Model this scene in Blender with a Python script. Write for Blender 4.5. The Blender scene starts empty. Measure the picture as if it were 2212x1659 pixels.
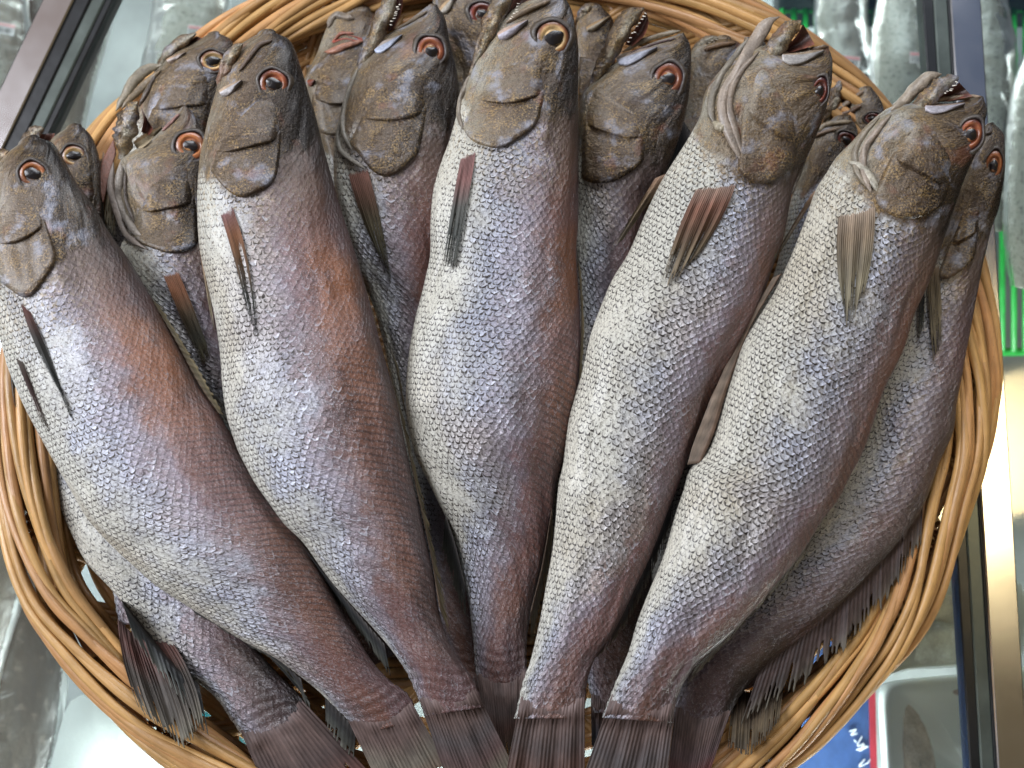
import bpy, math, random
import numpy as np
from mathutils import Vector, Matrix
from mathutils.bvhtree import BVHTree

SC = bpy.context.scene
COL = SC.collection
# ------------------------------------------------------------------ camera
TILT = math.radians(10)
DIST, WID = 0.66, 0.553
TGT = Vector((0, 0, 0.075))
LENS = 36 * DIST / WID
cam_d = bpy.data.cameras.new('camera')
cam_d.lens = LENS; cam_d.sensor_width = 36
cam_d.clip_start = 0.01; cam_d.clip_end = 20
cam = bpy.data.objects.new('camera', cam_d); COL.objects.link(cam)
CAM = TGT + Vector((0, -math.sin(TILT) * DIST, math.cos(TILT) * DIST))
cam.location = CAM
cam.rotation_euler = (TILT, 0, 0)
cam_d.dof.use_dof = True; cam_d.dof.focus_distance = DIST - 0.02; cam_d.dof.aperture_fstop = 7.0
SC.camera = cam
# ------------------------------------------------------------------ light
world = bpy.data.worlds.new('World'); SC.world = world; world.use_nodes = True
wt = world.node_tree; bg = wt.nodes['Background']
def _wn(t, **k):
    n = wt.nodes.new('ShaderNode' + t)
    for a, b in k.items(): setattr(n, a, b)
    return n
_tc = _wn('TexCoord'); _no = _wn('TexNoise'); _no.inputs['Scale'].default_value = 2.2; _no.inputs['Detail'].default_value = 2
_sx = _wn('SeparateXYZ'); _a = _wn('Math', operation='MULTIPLY_ADD'); _b = _wn('Math', operation='MULTIPLY_ADD')
_rp = _wn('ValToRGB'); _e = _rp.color_ramp.elements
_st = [(0.0, (.42, .44, .48)), (.26, (.50, .44, .42)), (.31, (1.30, .92, .80)), (.385, (1.25, 1.15, 1.10)), (.43, (.45, .46, .50)), (.56, (.42, .45, .50)), (.61, (.16, .28, .60)), (.72, (.22, .34, .60)), (1.0, (.40, .36, .32))]
while len(_e) < len(_st): _e.new(.5)
for _k, (_p, _c) in zip(_e, _st): _k.position = _p; _k.color = (*_c, 1)
_L = wt.links.new
_L(_tc.outputs['Generated'], _no.inputs['Vector']); _L(_tc.outputs['Generated'], _sx.inputs[0])
_L(_sx.outputs[0], _a.inputs[0]); _a.inputs[1].default_value = .5; _a.inputs[2].default_value = .5
_L(_no.outputs[0], _b.inputs[0]); _b.inputs[1].default_value = .10; _L(_a.outputs[0], _b.inputs[2])
_c2 = _wn('Math', operation='SUBTRACT'); _L(_b.outputs[0], _c2.inputs[0]); _c2.inputs[1].default_value = .05; _L(_c2.outputs[0], _rp.inputs[0])
_my = _wn('MapRange', interpolation_type='SMOOTHSTEP'); _L(_sx.outputs[1], _my.inputs[0]); _my.inputs[1].default_value = .20; _my.inputs[2].default_value = .32; _my.inputs[3].default_value = 1; _my.inputs[4].default_value = 0
_mx = _wn('MapRange', interpolation_type='SMOOTHSTEP'); _L(_sx.outputs[0], _mx.inputs[0]); _mx.inputs[1].default_value = .15; _mx.inputs[2].default_value = .25
_mm = _wn('Math', operation='MULTIPLY'); _L(_my.outputs[0], _mm.inputs[0]); _L(_mx.outputs[0], _mm.inputs[1])
_mi = _wn('Mix', data_type='RGBA'); _L(_mm.outputs[0], _mi.inputs[0]); _L(_rp.outputs[0], _mi.inputs[6]); _mi.inputs[7].default_value = (.50, .38, .21, 1)
_L(_mi.outputs[2], bg.inputs[0])
bg.inputs[1].default_value = 0.36

def area(name, loc, tgt, size, power, color, sy=None, spread=None):
    d = bpy.data.lights.new(name, 'AREA'); d.energy = power; d.color = color
    d.shape = 'RECTANGLE'; d.size = size; d.size_y = sy or size
    o = bpy.data.objects.new(name, d); COL.objects.link(o)
    o.location = loc
    if spread: d.spread = math.radians(spread)
    o.rotation_euler = (Vector(tgt) - Vector(loc)).to_track_quat('-Z', 'Y').to_euler()
    return o
area('window_light', (-1.30, 0.30, 1.15), (0, 0, 0.05), 0.6, 36, (0.90, 0.93, 1.0), 1.0)
area('added_sheen_light', (0.15, 1.45, 1.25), (0, 0, 0.05), 1.1, 22, (0.93, 0.96, 1.0), 0.6)  # added light beyond the heads, brightens the fish tops and gives sheen
area('warm_lamp', (0.674, 0.092, 1.1), (0.27, -0.03, 0.0), 0.2, 0.035, (1.0, 0.78, 0.42), 0.3, 14)
area('case_lamp', (0.14, -0.38, -0.015), (0.14, -0.20, -0.13), 0.75, 8.0, (0.95, 1.0, 0.98), 0.05)
area('case_lamp', (0.0, 0.50, -0.03), (0.0, 0.20, -0.13), 0.9, 1.3, (0.95, 1.0, 0.96), 0.05)
SC.view_settings.view_transform = 'Standard'
SC.view_settings.look = 'None'
SC.view_settings.exposure = 0.04
SC.view_settings.gamma = 1.0
SC.cycles.max_bounces = 8; SC.cycles.transparent_max_bounces = 16

# ------------------------------------------------------------------ projection helpers
CT, ST = math.cos(TILT), math.sin(TILT)
KX = 0.5 * 36 / LENS / 1106.0
def ray(px, py):
    x = (px - 1106) * KX; y = -(py - 829.5) * KX
    return Vector((x, y * CT + ST, y * ST - CT))
def P(px, py, z):
    """point of the plane at height z seen at this place of the layout (2212 x 1659)"""
    px = np.asarray(px, float); py = np.asarray(py, float); z = np.asarray(z, float)
    x = (px - 1106) * KX; y = -(py - 829.5) * KX
    dx, dy, dz = x, y * CT + ST, y * ST - CT
    t = (z - CAM.z) / dz
    return np.stack(np.broadcast_arrays(CAM.x + dx * t, CAM.y + dy * t, z), -1)
PX = WID / 2212.0      # metres per layout pixel, roughly

def h3(i, j, k):
    n = (i * 374761393 + j * 668265263 + k * 2147483647) & 0xffffffff
    n = ((n ^ (n >> 13)) * 1274126177) & 0xffffffff
    return ((n ^ (n >> 16)) & 0xffff) / 65535.0
def vnoise(x, y, seed=0):
    x = np.asarray(x, float); y = np.asarray(y, float)
    i = np.floor(x).astype(np.int64); j = np.floor(y).astype(np.int64)
    fx = x - i; fy = y - j; fx = fx * fx * (3 - 2 * fx); fy = fy * fy * (3 - 2 * fy)
    a = h3(i, j, seed); b = h3(i + 1, j, seed); c = h3(i, j + 1, seed); d = h3(i + 1, j + 1, seed)
    return (a * (1 - fx) + b * fx) * (1 - fy) + (c * (1 - fx) + d * fx) * fy
def fbm(x, y, seed=0, o=3):
    s = 0; a = .5
    for k in range(o):
        s = s + a * vnoise(x * 2 ** k, y * 2 ** k, seed + k * 17); a *= .5
    return s
def sstep(a, b, x):
    t = np.clip((np.asarray(x, float) - a) / (b - a), 0, 1); return t * t * (3 - 2 * t)

def resample(pts, n, closed=False):
    """Catmull-Rom through pts then even arc length"""
    p = np.array(pts, float)
    if len(p) == 2 and not closed:
        t = np.linspace(0, 1, n)[:, None]; return p[0] * (1 - t) + p[1] * t
    if closed: q = np.vstack([p[-1], p, p[0], p[1]])
    else: q = np.vstack([2 * p[0] - p[1], p, 2 * p[-1] - p[-2]])
    out = []
    for i in range(1, len(q) - 2):
        t = np.linspace(0, 1, 24, endpoint=False)[:, None]
        a, b, c, d = q[i - 1], q[i], q[i + 1], q[i + 2]
        out.append(.5 * (2 * b + (c - a) * t + (2 * a - 5 * b + 4 * c - d) * t ** 2 + (-a + 3 * b - 3 * c + d) * t ** 3))
    out.append(q[-2][None]); o = np.vstack(out)
    s = np.r_[0, np.cumsum(np.linalg.norm(np.diff(o, axis=0), axis=1))]
    u = np.linspace(0, s[-1], n)
    return np.stack([np.interp(u, s, o[:, k]) for k in range(o.shape[1])], 1)
def smooth(a, k=1, it=1):
    a = a.copy()
    for _ in range(it):
        b = a.copy(); b[1:-1] = (a[:-2] + 2 * a[1:-1] + a[2:]) / 4; a = b
    return a

# ------------------------------------------------------------------ objects
def thing(name, label, cat, loc, group=None, kind=None):
    o = bpy.data.objects.new(name, None); COL.objects.link(o); o.location = loc
    o.empty_display_size = .01
    o['label'] = label; o['category'] = cat
    if group: o['group'] = group
    if kind: o['kind'] = kind
    return o
def root_of(o):
    while o.parent: o = o.parent
    return o
def mesh(name, V, F, mat, parent=None, attrs=None, uv=None, col=None, label=None, flat=False):
    V = np.asarray(V, float).reshape(-1, 3)
    if parent is not None: V = V - np.array(root_of(parent).location)
    me = bpy.data.meshes.new(name)
    F = [list(map(int, f)) for f in F] if not isinstance(F, np.ndarray) else F.tolist()
    me.from_pydata(V.tolist(), [], F)
    if not flat: me.shade_smooth()
    if attrs:
        for k, a in attrs.items():
            at = me.attributes.new(k, 'FLOAT_VECTOR', 'POINT'); at.data.foreach_set('vector', np.asarray(a, np.float32).ravel())
    if uv is not None:
        at = me.attributes.new('fuv', 'FLOAT_VECTOR', 'POINT')
        u3 = np.zeros((len(V), 3), np.float32); u3[:, :2] = uv; at.data.foreach_set('vector', u3.ravel())
    if col is not None:
        at = me.attributes.new('paint', 'FLOAT_VECTOR', 'POINT')
        c = np.asarray(col, np.float32)
        if c.ndim == 1: c = np.tile(c, (len(V), 1))
        at.data.foreach_set('vector', c.ravel())
    if mat: me.materials.append(mat)
    me.update()
    o = bpy.data.objects.new(name, me); COL.objects.link(o)
    if parent is not None: o.parent = parent
    if label: o['label'] = label
    return o
def tag(o, label=None, cat=None, group=None, kind=None):
    for k, v in (('label', label), ('category', cat), ('group', group), ('kind', kind)):
        if v: o[k] = v
    return o
def gridF(n, m, close=False):
    i = np.arange(n - 1)[:, None]; mm = m if close else m - 1
    j = np.arange(mm)[None]; j2 = (j + 1) % m
    return np.stack(np.broadcast_arrays(i * m + j, i * m + j2, (i + 1) * m + j2, (i + 1) * m + j), -1).reshape(-1, 4)
class Geo:
    def __init__(s): s.V = []; s.F = []; s.C = []; s.U = []; s.n = 0
    def add(s, V, F, c=None, uv=None):
        V = np.asarray(V, float).reshape(-1, 3)
        s.V.append(V); s.F += (np.asarray(F) + s.n).tolist() if isinstance(F, np.ndarray) else [[k + s.n for k in f] for f in F]
        if c is not None:
            c = np.asarray(c, float); s.C.append(np.tile(c, (len(V), 1)) if c.ndim == 1 else c)
        s.U.append(uv if uv is not None else np.zeros((len(V), 2)))
        s.n += len(V)
    def build(s, name, mat, parent=None, **k):
        return mesh(name, np.vstack(s.V), s.F, mat, parent, col=np.vstack(s.C) if s.C else None, uv=np.vstack(s.U), **k)
def tube(g, pts, rad, c=None, m=8, squash=1.0, up=None, caps=True):
    p = np.asarray(pts, float); n = len(p); rad = np.broadcast_to(np.asarray(rad, float), (n,))
    t = np.gradient(p, axis=0); t /= np.linalg.norm(t, axis=1)[:, None] + 1e-12
    upv = np.array([0, 0, 1.0]) if up is None else np.asarray(up, float)
    s = np.cross(t, upv); s /= np.linalg.norm(s, axis=1)[:, None] + 1e-9
    u = np.cross(s, t)
    a = np.linspace(0, 2 * math.pi, m, endpoint=False)
    V = p[:, None] + rad[:, None, None] * (s[:, None] * np.cos(a)[None, :, None] + u[:, None] * np.sin(a)[None, :, None] * squash)
    F = gridF(n, m, True)
    L = np.r_[0, np.cumsum(np.linalg.norm(np.diff(p, axis=0), axis=1))]
    uv = np.stack([np.repeat(L, m), np.tile(a * rad.mean(), n)], 1)
    if c is not None:
        c = np.asarray(c, float)
        if c.ndim == 2: c = np.repeat(c, m, 0)
    F = F.tolist()
    if caps: F += [list(range(m - 1, -1, -1)), [(n - 1) * m + k for k in range(m)]]
    g.add(V, F, c, uv)
def box(g, x0, x1, y0, y1, z0, z1, c=None):
    V = [(x, y, z) for z in (z0, z1) for y in (y0, y1) for x in (x0, x1)]
    g.add(V, [[0, 2, 3, 1], [4, 5, 7, 6], [0, 1, 5, 4], [2, 6, 7, 3], [0, 4, 6, 2], [1, 3, 7, 5]], c)

# ------------------------------------------------------------------ materials
class NT:
    def __init__(s, name):
        s.m = bpy.data.materials.new(name); s.m.use_nodes = True
        s.t = s.m.node_tree; s.t.nodes.clear()
        s.out = s.t.nodes.new('ShaderNodeOutputMaterial')
    def n(s, typ, **k):
        o = s.t.nodes.new('ShaderNode' + typ)
        for a, b in k.items(): setattr(o, a, b)
        return o
    def put(s, sock, v):
        if hasattr(v, 'links') or hasattr(v, 'is_output'): s.t.links.new(v, sock)
        else:
            if isinstance(v, (tuple, list)) and len(v) == 3 and sock.type == 'RGBA': v = (*v, 1)
            sock.default_value = v
    def math(s, op, a, b=None, c=None, clamp=False):
        o = s.n('Math', operation=op, use_clamp=clamp)
        s.put(o.inputs[0], a)
        if b is not None: s.put(o.inputs[1], b)
        if c is not None: s.put(o.inputs[2], c)
        return o.outputs[0]
    def vm(s, op, a, b=None, sc=None):
        o = s.n('VectorMath', operation=op); s.put(o.inputs[0], a)
        if b is not None: s.put(o.inputs[1], b)
        if sc is not None: s.put(o.inputs['Scale'], sc)
        return o.outputs[0]
    def mix(s, f, a, b, mode='MIX'):
        o = s.n('Mix', data_type='RGBA', blend_type=mode)
        s.put(o.inputs[0], f); s.put(o.inputs[6], a); s.put(o.inputs[7], b); return o.outputs[2]
    def mixf(s, f, a, b):
        o = s.n('Mix', data_type='FLOAT'); s.put(o.inputs[0], f); s.put(o.inputs[2], a); s.put(o.inputs[3], b); return o.outputs[0]
    def noise(s, vec, scale, detail=3, rough=.55, dist=0):
        o = s.n('TexNoise'); s.put(o.inputs['Vector'], vec); o.inputs['Scale'].default_value = scale
        o.inputs['Detail'].default_value = detail; o.inputs['Roughness'].default_value = rough; o.inputs['Distortion'].default_value = dist
        return o.outputs[0]
    def ss(s, x, a, b):
        o = s.n('MapRange', interpolation_type='SMOOTHSTEP'); s.put(o.inputs[0], x); s.put(o.inputs[1], a); s.put(o.inputs[2], b)
        return o.outputs[0]
    def ramp(s, f, stops):
        o = s.n('ValToRGB'); s.put(o.inputs[0], f); e = o.color_ramp.elements
        while len(e) < len(stops): e.new(.5)
        for k, (p, c) in zip(e, stops): k.position = p; k.color = (*c, 1)
        return o.outputs[0]
    def attr(s, name):
        o = s.n('Attribute', attribute_name=name); return o.outputs['Vector']
    def sep(s, v):
        o = s.n('SeparateXYZ'); s.put(o.inputs[0], v); return o.outputs
    def comb(s, x, y, z):
        o = s.n('CombineXYZ')
        for i, v in enumerate((x, y, z)): s.put(o.inputs[i], v)
        return o.outputs[0]
    def bsdf(s, color, rough, metal=0.0, bump=None, bdist=.001, bstr=1.0, coat=0, coatr=.1, **k):
        b = s.n('BsdfPrincipled')
        s.put(b.inputs['Base Color'], color); s.put(b.inputs['Roughness'], rough); s.put(b.inputs['Metallic'], metal)
        s.put(b.inputs['Coat Weight'], coat); s.put(b.inputs['Coat Roughness'], coatr)
        for a, v in k.items(): s.put(b.inputs[a.replace('_', ' ')], v)
        if bump is not None:
            bn = s.n('Bump'); s.put(bn.inputs['Height'], bump); bn.inputs['Distance'].default_value = bdist; s.put(bn.inputs['Strength'], bstr)
            s.t.links.new(bn.outputs[0], b.inputs['Normal'])
        s.t.links.new(b.outputs[0], s.out.inputs[0]); return b

def skin_material():
    t = NT('dried_fish_skin')
    fc = t.sep(t.attr('fc')); a, sl, hd = fc[0], fc[1], fc[2]
    fv = t.sep(t.attr('fv')); warm, dark, seed = fv[0], fv[1], fv[2]
    uv = t.sep(t.attr('fuv')); u, w = uv[0], uv[1]
    co = t.comb(u, w, seed)
    nlow = t.noise(co, 22, 3); nmid = t.noise(co, 90, 4, .6); nfin = t.noise(co, 420, 4, .65); nvf = t.noise(co, 1300, 2, .6)
    nst = t.noise(t.comb(t.math('MULTIPLY', u, .25), w, seed), 260, 3, .6)
    # overlapping scales
    wob = t.vm('SCALE', t.vm('SUBTRACT', t.n('TexNoise').outputs[1], (0.5, .5, .5)), sc=.0040)
    wn = wob.node.inputs[0].links[0].from_node.inputs[0].links[0].from_node
    t.put(wn.inputs['Vector'], co); wn.inputs['Scale'].default_value = 130; wn.inputs['Detail'].default_value = 4; wn.inputs['Roughness'].default_value = .62
    ws = t.sep(wob)
    SU, SW = .0029, .0038
    q = t.math('DIVIDE', t.math('ADD', u, ws[0]), SU); b = t.math('DIVIDE', t.math('ADD', w, ws[1]), SW)
    n = t.math('FLOOR', q); fq = t.math('SUBTRACT', q, n)
    def row(off):
        bb = t.math('ADD', b, t.math('MULTIPLY_ADD', n, .5, off)); i = t.math('FLOOR', bb); tt = t.math('SUBTRACT', bb, i)
        k = t.math('MULTIPLY_ADD', tt, 2, -1); k2 = t.math('MULTIPLY', k, k)
        return t.math('MULTIPLY', t.math('SUBTRACT', 1, k2), t.math('MULTIPLY_ADD', t.noise(t.vm('ADD', co, (off * 3 + .7, .2, .9)), 260, 2, .6), .9, .40)), i, k2
    f0, i0, kk0 = row(0.0); f1, i1, kk1 = row(.5)
    d0 = t.math('SUBTRACT', f0, fq)
    cov = t.math('GREATER_THAN', d0, 0)
    dist = t.mixf(cov, t.math('ADD', t.math('SUBTRACT', f1, fq), 1), d0)
    rid = t.mixf(cov, i1, i0); nid = t.mixf(cov, t.math('ADD', n, 1), n)
    wnz = t.n('TexWhiteNoise', noise_dimensions='3D'); t.put(wnz.inputs[0], t.comb(rid, nid, seed)); rnd = wnz.outputs[0]
    under = t.math('SUBTRACT', 1, cov)
    crease = t.math('MULTIPLY', t.math('SUBTRACT', 1, t.ss(t.math('MULTIPLY_ADD', nfin, .5, t.math('MULTIPLY', d0, -1)), .58, .92)), t.math('MULTIPLY', under, t.math('SUBTRACT', 1, t.ss(kk0, .45, .95))))
    rim = t.math('MULTIPLY', t.math('SUBTRACT', 1, t.ss(dist, .02, .3)), 1)
    nbig = t.noise(co, 11, 2)
    hq = t.math('MULTIPLY', hd, t.math('SUBTRACT', 1, hd)); hj = t.math('ADD', hd, t.math('MULTIPLY', t.math('MULTIPLY_ADD', nmid, 6, -3), hq))
    body = t.math('SUBTRACT', 1, t.ss(hj, .3, .8))
    aa = t.math('ADD', a, t.math('ADD', t.math('MULTIPLY_ADD', nlow, .46, -.23), t.math('MULTIPLY_ADD', nmid, .30, -.15)))
    endz = t.ss(t.math('ADD', sl, t.math('MULTIPLY_ADD', nmid, .08, -.04)), .68, 1.0)
    aa = t.math('ADD', aa, t.math('MULTIPLY', endz, .34))
    cb = t.ramp(aa, [(0.0, (.54, .52, .44)), (.26, (.50, .495, .44)), (.37, (.36, .365, .37)), (.46, (.27, .27, .31)),
                     (.54, (.20, .145, .15)), (.66, (.122, .076, .072)), (.82, (.055, .034, .029)), (1.0, (.010, .007, .006))])
    warmc = t.mix(t.math('MULTIPLY', warm, t.math('MULTIPLY', t.ss(aa, .54, .72), t.math('SUBTRACT', 1, t.math('MULTIPLY', t.ss(aa, .8, 1.0), .75)))), cb, (.24, .082, .026))
    wtail = t.math('MULTIPLY', t.ss(sl, .35, .7), t.math('MULTIPLY', warm, .6))
    warmc = t.mix(t.math('MULTIPLY', wtail, t.ss(aa, .5, .65)), warmc, (.100, .064, .066))
    stain = t.math('MULTIPLY', t.ss(nbig, .46, .60), t.math('MULTIPLY', t.ss(aa, .42, .6), .5))
    c1 = t.mix(stain, warmc, (.12, .050, .052))
    band = t.math('MULTIPLY', t.ss(aa, .30, .44), t.math('SUBTRACT', 1, t.math('MULTIPLY', t.ss(aa, .52, .78), .93)))
    bandb = t.math('MULTIPLY', band, t.ss(nlow, .35, .6))
    c1 = t.mix(t.math('MULTIPLY', bandb, .42), c1, (.38, .42, .54))
    fl = t.math('MULTIPLY', t.math('MULTIPLY', t.ss(rnd, .5, 1.0), t.ss(nmid, .42, .6)), t.math('MULTIPLY', band, t.math('SUBTRACT', 1, t.ss(dist, .2, .7))))
    c2 = t.mix(t.math('MULTIPLY', fl, .7), c1, (.62, .66, .76))
    spk = t.math('MULTIPLY', t.ss(nvf, .58, .68), t.math('MULTIPLY', band, .55))
    c2 = t.mix(spk, c2, (.68, .70, .78))
    pal = t.math('SUBTRACT', 1, t.ss(aa, .46, .64))
    c2 = t.mix(t.math('MULTIPLY', t.math('MULTIPLY', t.ss(nbig, .5, .66), pal), .35), c2, (.46, .37, .23))
    br = t.ss(t.math('ADD', t.math('MULTIPLY', nfin, .8), t.math('ADD', t.math('MULTIPLY', nmid, .45), t.math('ADD', t.math('MULTIPLY', rnd, .26), t.math('MULTIPLY_ADD', nlow, 1.1, -.55)))), .58, .66)
    ed = t.math('MULTIPLY', t.math('MULTIPLY', crease, br), t.math('MULTIPLY_ADD', pal, .80, .18))
    thin = t.math('MULTIPLY', t.math('SUBTRACT', 1, t.ss(t.math('MULTIPLY', d0, -1), .02, .14)), t.math('MULTIPLY', under, .16))
    ed = t.math('MAXIMUM', ed, t.math('MULTIPLY', thin, t.ss(nfin, .4, .55)))
    c3 = t.mix(ed, c2, t.mix(warm, (.020, .018, .018), (.030, .020, .012)))
    pe = t.math('MULTIPLY', t.math('MULTIPLY', rim, t.ss(t.math('ADD', nfin, t.math('MULTIPLY', rnd, .30)), .60, .80)), t.math('MULTIPLY', t.ss(aa, .46, .60), .60))
    pe = t.math('MULTIPLY', pe, t.ss(nmid, .42, .60))
    c3 = t.mix(pe, c3, (.36, .36, .40))
    pep = t.math('MULTIPLY', t.ss(t.noise(co, 900, 2, .5), .56, .64), t.math('MULTIPLY_ADD', pal, .40, .30))
    c3 = t.mix(pep, c3, (.07, .058, .052))
    lw = t.math('ADD', a, t.math('MULTIPLY_ADD', nlow, .012, -.006))
    la = t.math('ABSOLUTE', t.math('SUBTRACT', lw, .665))
    lmask = t.math('MULTIPLY', t.ss(sl, .38, .55), t.math('SUBTRACT', 1, t.ss(sl, .86, .95)))
    lat = t.math('MULTIPLY', t.math('SUBTRACT', 1, t.ss(la, .001, .004)), t.math('MULTIPLY', lmask, t.ss(nfin, .42, .6)))
    c3 = t.mix(t.math('MULTIPLY', lat, .28), c3, (.36, .28, .22))
    hb = t.math('SINE', t.math('ADD', t.math('MULTIPLY', u, 1500), t.math('ADD', t.math('MULTIPLY', la, -55), t.math('MULTIPLY', nmid, 5))))
    hbm = t.math('MULTIPLY', t.math('MULTIPLY', lmask, t.ss(hb, .2, .9)), t.math('MULTIPLY', t.ss(a, .62, .74), .55))
    c3 = t.mix(hbm, c3, (.030, .020, .022))
    fro = t.math('MULTIPLY', t.ss(t.math('ADD', nvf, t.math('MULTIPLY', nfin, .5)), .80, .92), .38)
    c3 = t.mix(fro, c3, (.36, .34, .34))
    sho = t.math('MULTIPLY', t.math('SUBTRACT', 1, t.ss(sl, .20, .36)), t.math('MULTIPLY', t.ss(nfin, .5, .62), .5))
    cB = t.mix(t.math('MULTIPLY', sho, t.math('SUBTRACT', 1, t.ss(aa, .6, .8))), c3, (.40, .31, .17))
    # head: mottled brown, gold and black
    ah = t.math('ADD', a, t.math('ADD', t.math('MULTIPLY_ADD', nlow, .70, -.35), t.math('MULTIPLY_ADD', nmid, .65, -.325)))
    chd = t.ramp(ah, [(0.0, (.31, .285, .22)), (.15, (.22, .185, .13)), (.32, (.145, .104, .064)), (.48, (.090, .060, .038)), (.64, (.038, .026, .018)), (1, (.014, .011, .010))])
    nf2 = t.noise(t.vm('ADD', co, (5.5, .3, 1.1)), 800, 4, .7)
    gold = t.math('MULTIPLY', t.ss(t.math('ADD', nf2, t.math('MULTIPLY', nmid, .7)), .84, 1.02), t.math('SUBTRACT', 1, t.ss(ah, .62, .95)))
    chd = t.mix(t.math('MULTIPLY', gold, .42), chd, (.56, .37, .14))
    dk = t.ss(t.math('ADD', nvf, t.math('MULTIPLY', nfin, .6)), .78, .90)
    chd = t.mix(t.math('MULTIPLY', dk, .50), chd, (.030, .022, .018))
    nv2 = t.noise(t.vm('ADD', co, (3.1, 1.7, .4)), 1500, 2, .6)
    chd = t.mix(t.math('MULTIPLY', t.ss(nv2, .60, .72), .30), chd, (.50, .44, .33))
    lav = t.math('MULTIPLY', t.ss(t.noise(t.vm('ADD', co, (7.7, 2.2, .1)), 60, 4, .6), .53, .68), .5)  # bluish silver glints painted into the head colour in patches
    chd = t.mix(t.math('MULTIPLY', lav, t.math('SUBTRACT', 1, t.ss(ah, .7, .95))), chd, (.34, .37, .46))
    red = t.math('MULTIPLY', t.ss(t.noise(t.vm('ADD', co, (1.7, 9.2, 2.1)), 45, 3, .6), .56, .70), .5)
    chd = t.mix(t.math('MULTIPLY', red, t.math('SUBTRACT', 1, t.ss(ah, .75, .95))), chd, (.19, .065, .035))
    nape = t.math('MULTIPLY', t.math('SUBTRACT', 1, t.ss(sl, .19, .36)), t.math('MULTIPLY', t.ss(aa, .48, .62), .8))
    cB = t.mix(nape, cB, t.mix(t.ss(aa, .6, .95), (.095, .070, .055), (.022, .017, .015)))
    colr = t.mix(body, chd, cB)
    colr = t.mix(dark, colr, (.02, .017, .018))
    hs = t.math('MULTIPLY', t.math('SUBTRACT', 1, t.math('MULTIPLY', t.math('MINIMUM', dist, 1.2), .75)), t.math('MULTIPLY', body, t.math('MULTIPLY_ADD', t.ss(aa, .45, .75), -.55, 1.0)))
    hs = t.math('MULTIPLY', hs, t.math('MULTIPLY_ADD', t.ss(nlow, .35, .6), .7, .75))
    hn = t.math('ADD', t.math('MULTIPLY', nfin, 1.1), t.math('MULTIPLY', nmid, 1.6))
    hn = t.math('ADD', hn, t.math('MULTIPLY', nst, .9))
    h = t.math('ADD', hs, t.math('MULTIPLY', hn, t.mixf(body, 1.15, .80)))
    h = t.math('ADD', h, t.math('MULTIPLY', nvf, .22))
    sheen = t.mixf(body, t.math('MULTIPLY', t.ss(nlow, .40, .60), .5), t.math('MULTIPLY', band, .40))
    rough = t.math('ADD', t.math('MULTIPLY_ADD', nf2, .52, t.mixf(body, .03, .10)), t.math('MULTIPLY', pal, .08))
    t.bsdf(colr, rough, sheen, bump=h, bdist=.00085, bstr=1.0, coat=.24, coatr=.26, Specular_IOR_Level=.55)
    return t.m

def paint_material(name, rough=.4, nscale=300, amt=.35, bump=.0003, coat=.2, stretch=None, spec=.5, sss=0):
    t = NT(name)
    c = t.attr('paint'); co = t.n('TexCoord').outputs['Object']
    if stretch: co = t.attr('fuv'); co = t.vm('MULTIPLY', co, stretch)
    n1 = t.noise(co, nscale, 4, .6); n2 = t.noise(co, nscale * .2, 3)
    f = t.math('ADD', t.math('MULTIPLY', n1, amt * 2), t.math('MULTIPLY', n2, amt * 1.4))
    f = t.math('ADD', f, 1 - amt * 1.7)
    col = t.vm('SCALE', c, sc=f)
    t.bsdf(col, rough, 0, bump=t.math('ADD', n1, n2), bdist=bump, coat=coat, coatr=.2, Specular_IOR_Level=spec)
    return t.m

def simple(name, col, rough=.5, metal=0, nscale=120, amt=.15, bump=.0002, coat=0, **k):
    t = NT(name); co = t.n('TexCoord').outputs['Object']
    n1 = t.noise(co, nscale, 4, .6)
    c = t.mix(t.ss(n1, .3, .75), tuple(x * (1 - amt) for x in col), tuple(min(1, x * (1 + amt)) for x in col))
    t.bsdf(c, t.math('MULTIPLY_ADD', n1, .2, rough - .1), metal, bump=n1, bdist=bump, coat=coat, **k)
    return t.m

def cane_material():
    t = NT('varnished_wicker_cane')
    c = t.attr('paint'); uv = t.sep(t.attr('fuv'))
    st = t.noise(t.comb(t.math('MULTIPLY', uv[0], 60), t.math('MULTIPLY', uv[1], 900), 0), 1, 3, .6)
    co = t.n('TexCoord').outputs['Object']
    n2 = t.noise(co, 55, 3, .6); n3 = t.noise(co, 700, 3, .6)
    f = t.math('ADD', t.math('MULTIPLY', st, .45), t.math('MULTIPLY_ADD', n2, .75, .42))
    col = t.vm('SCALE', c, sc=f)
    col = t.mix(t.math('MULTIPLY', t.ss(n3, .66, .74), .55), col, (.10, .04, .012))
    t.bsdf(col, t.math('MULTIPLY_ADD', n3, .25, .24), 0, bump=t.math('ADD', st, n2), bdist=.0004, coat=.18, coatr=.35)
    return t.m

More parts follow.
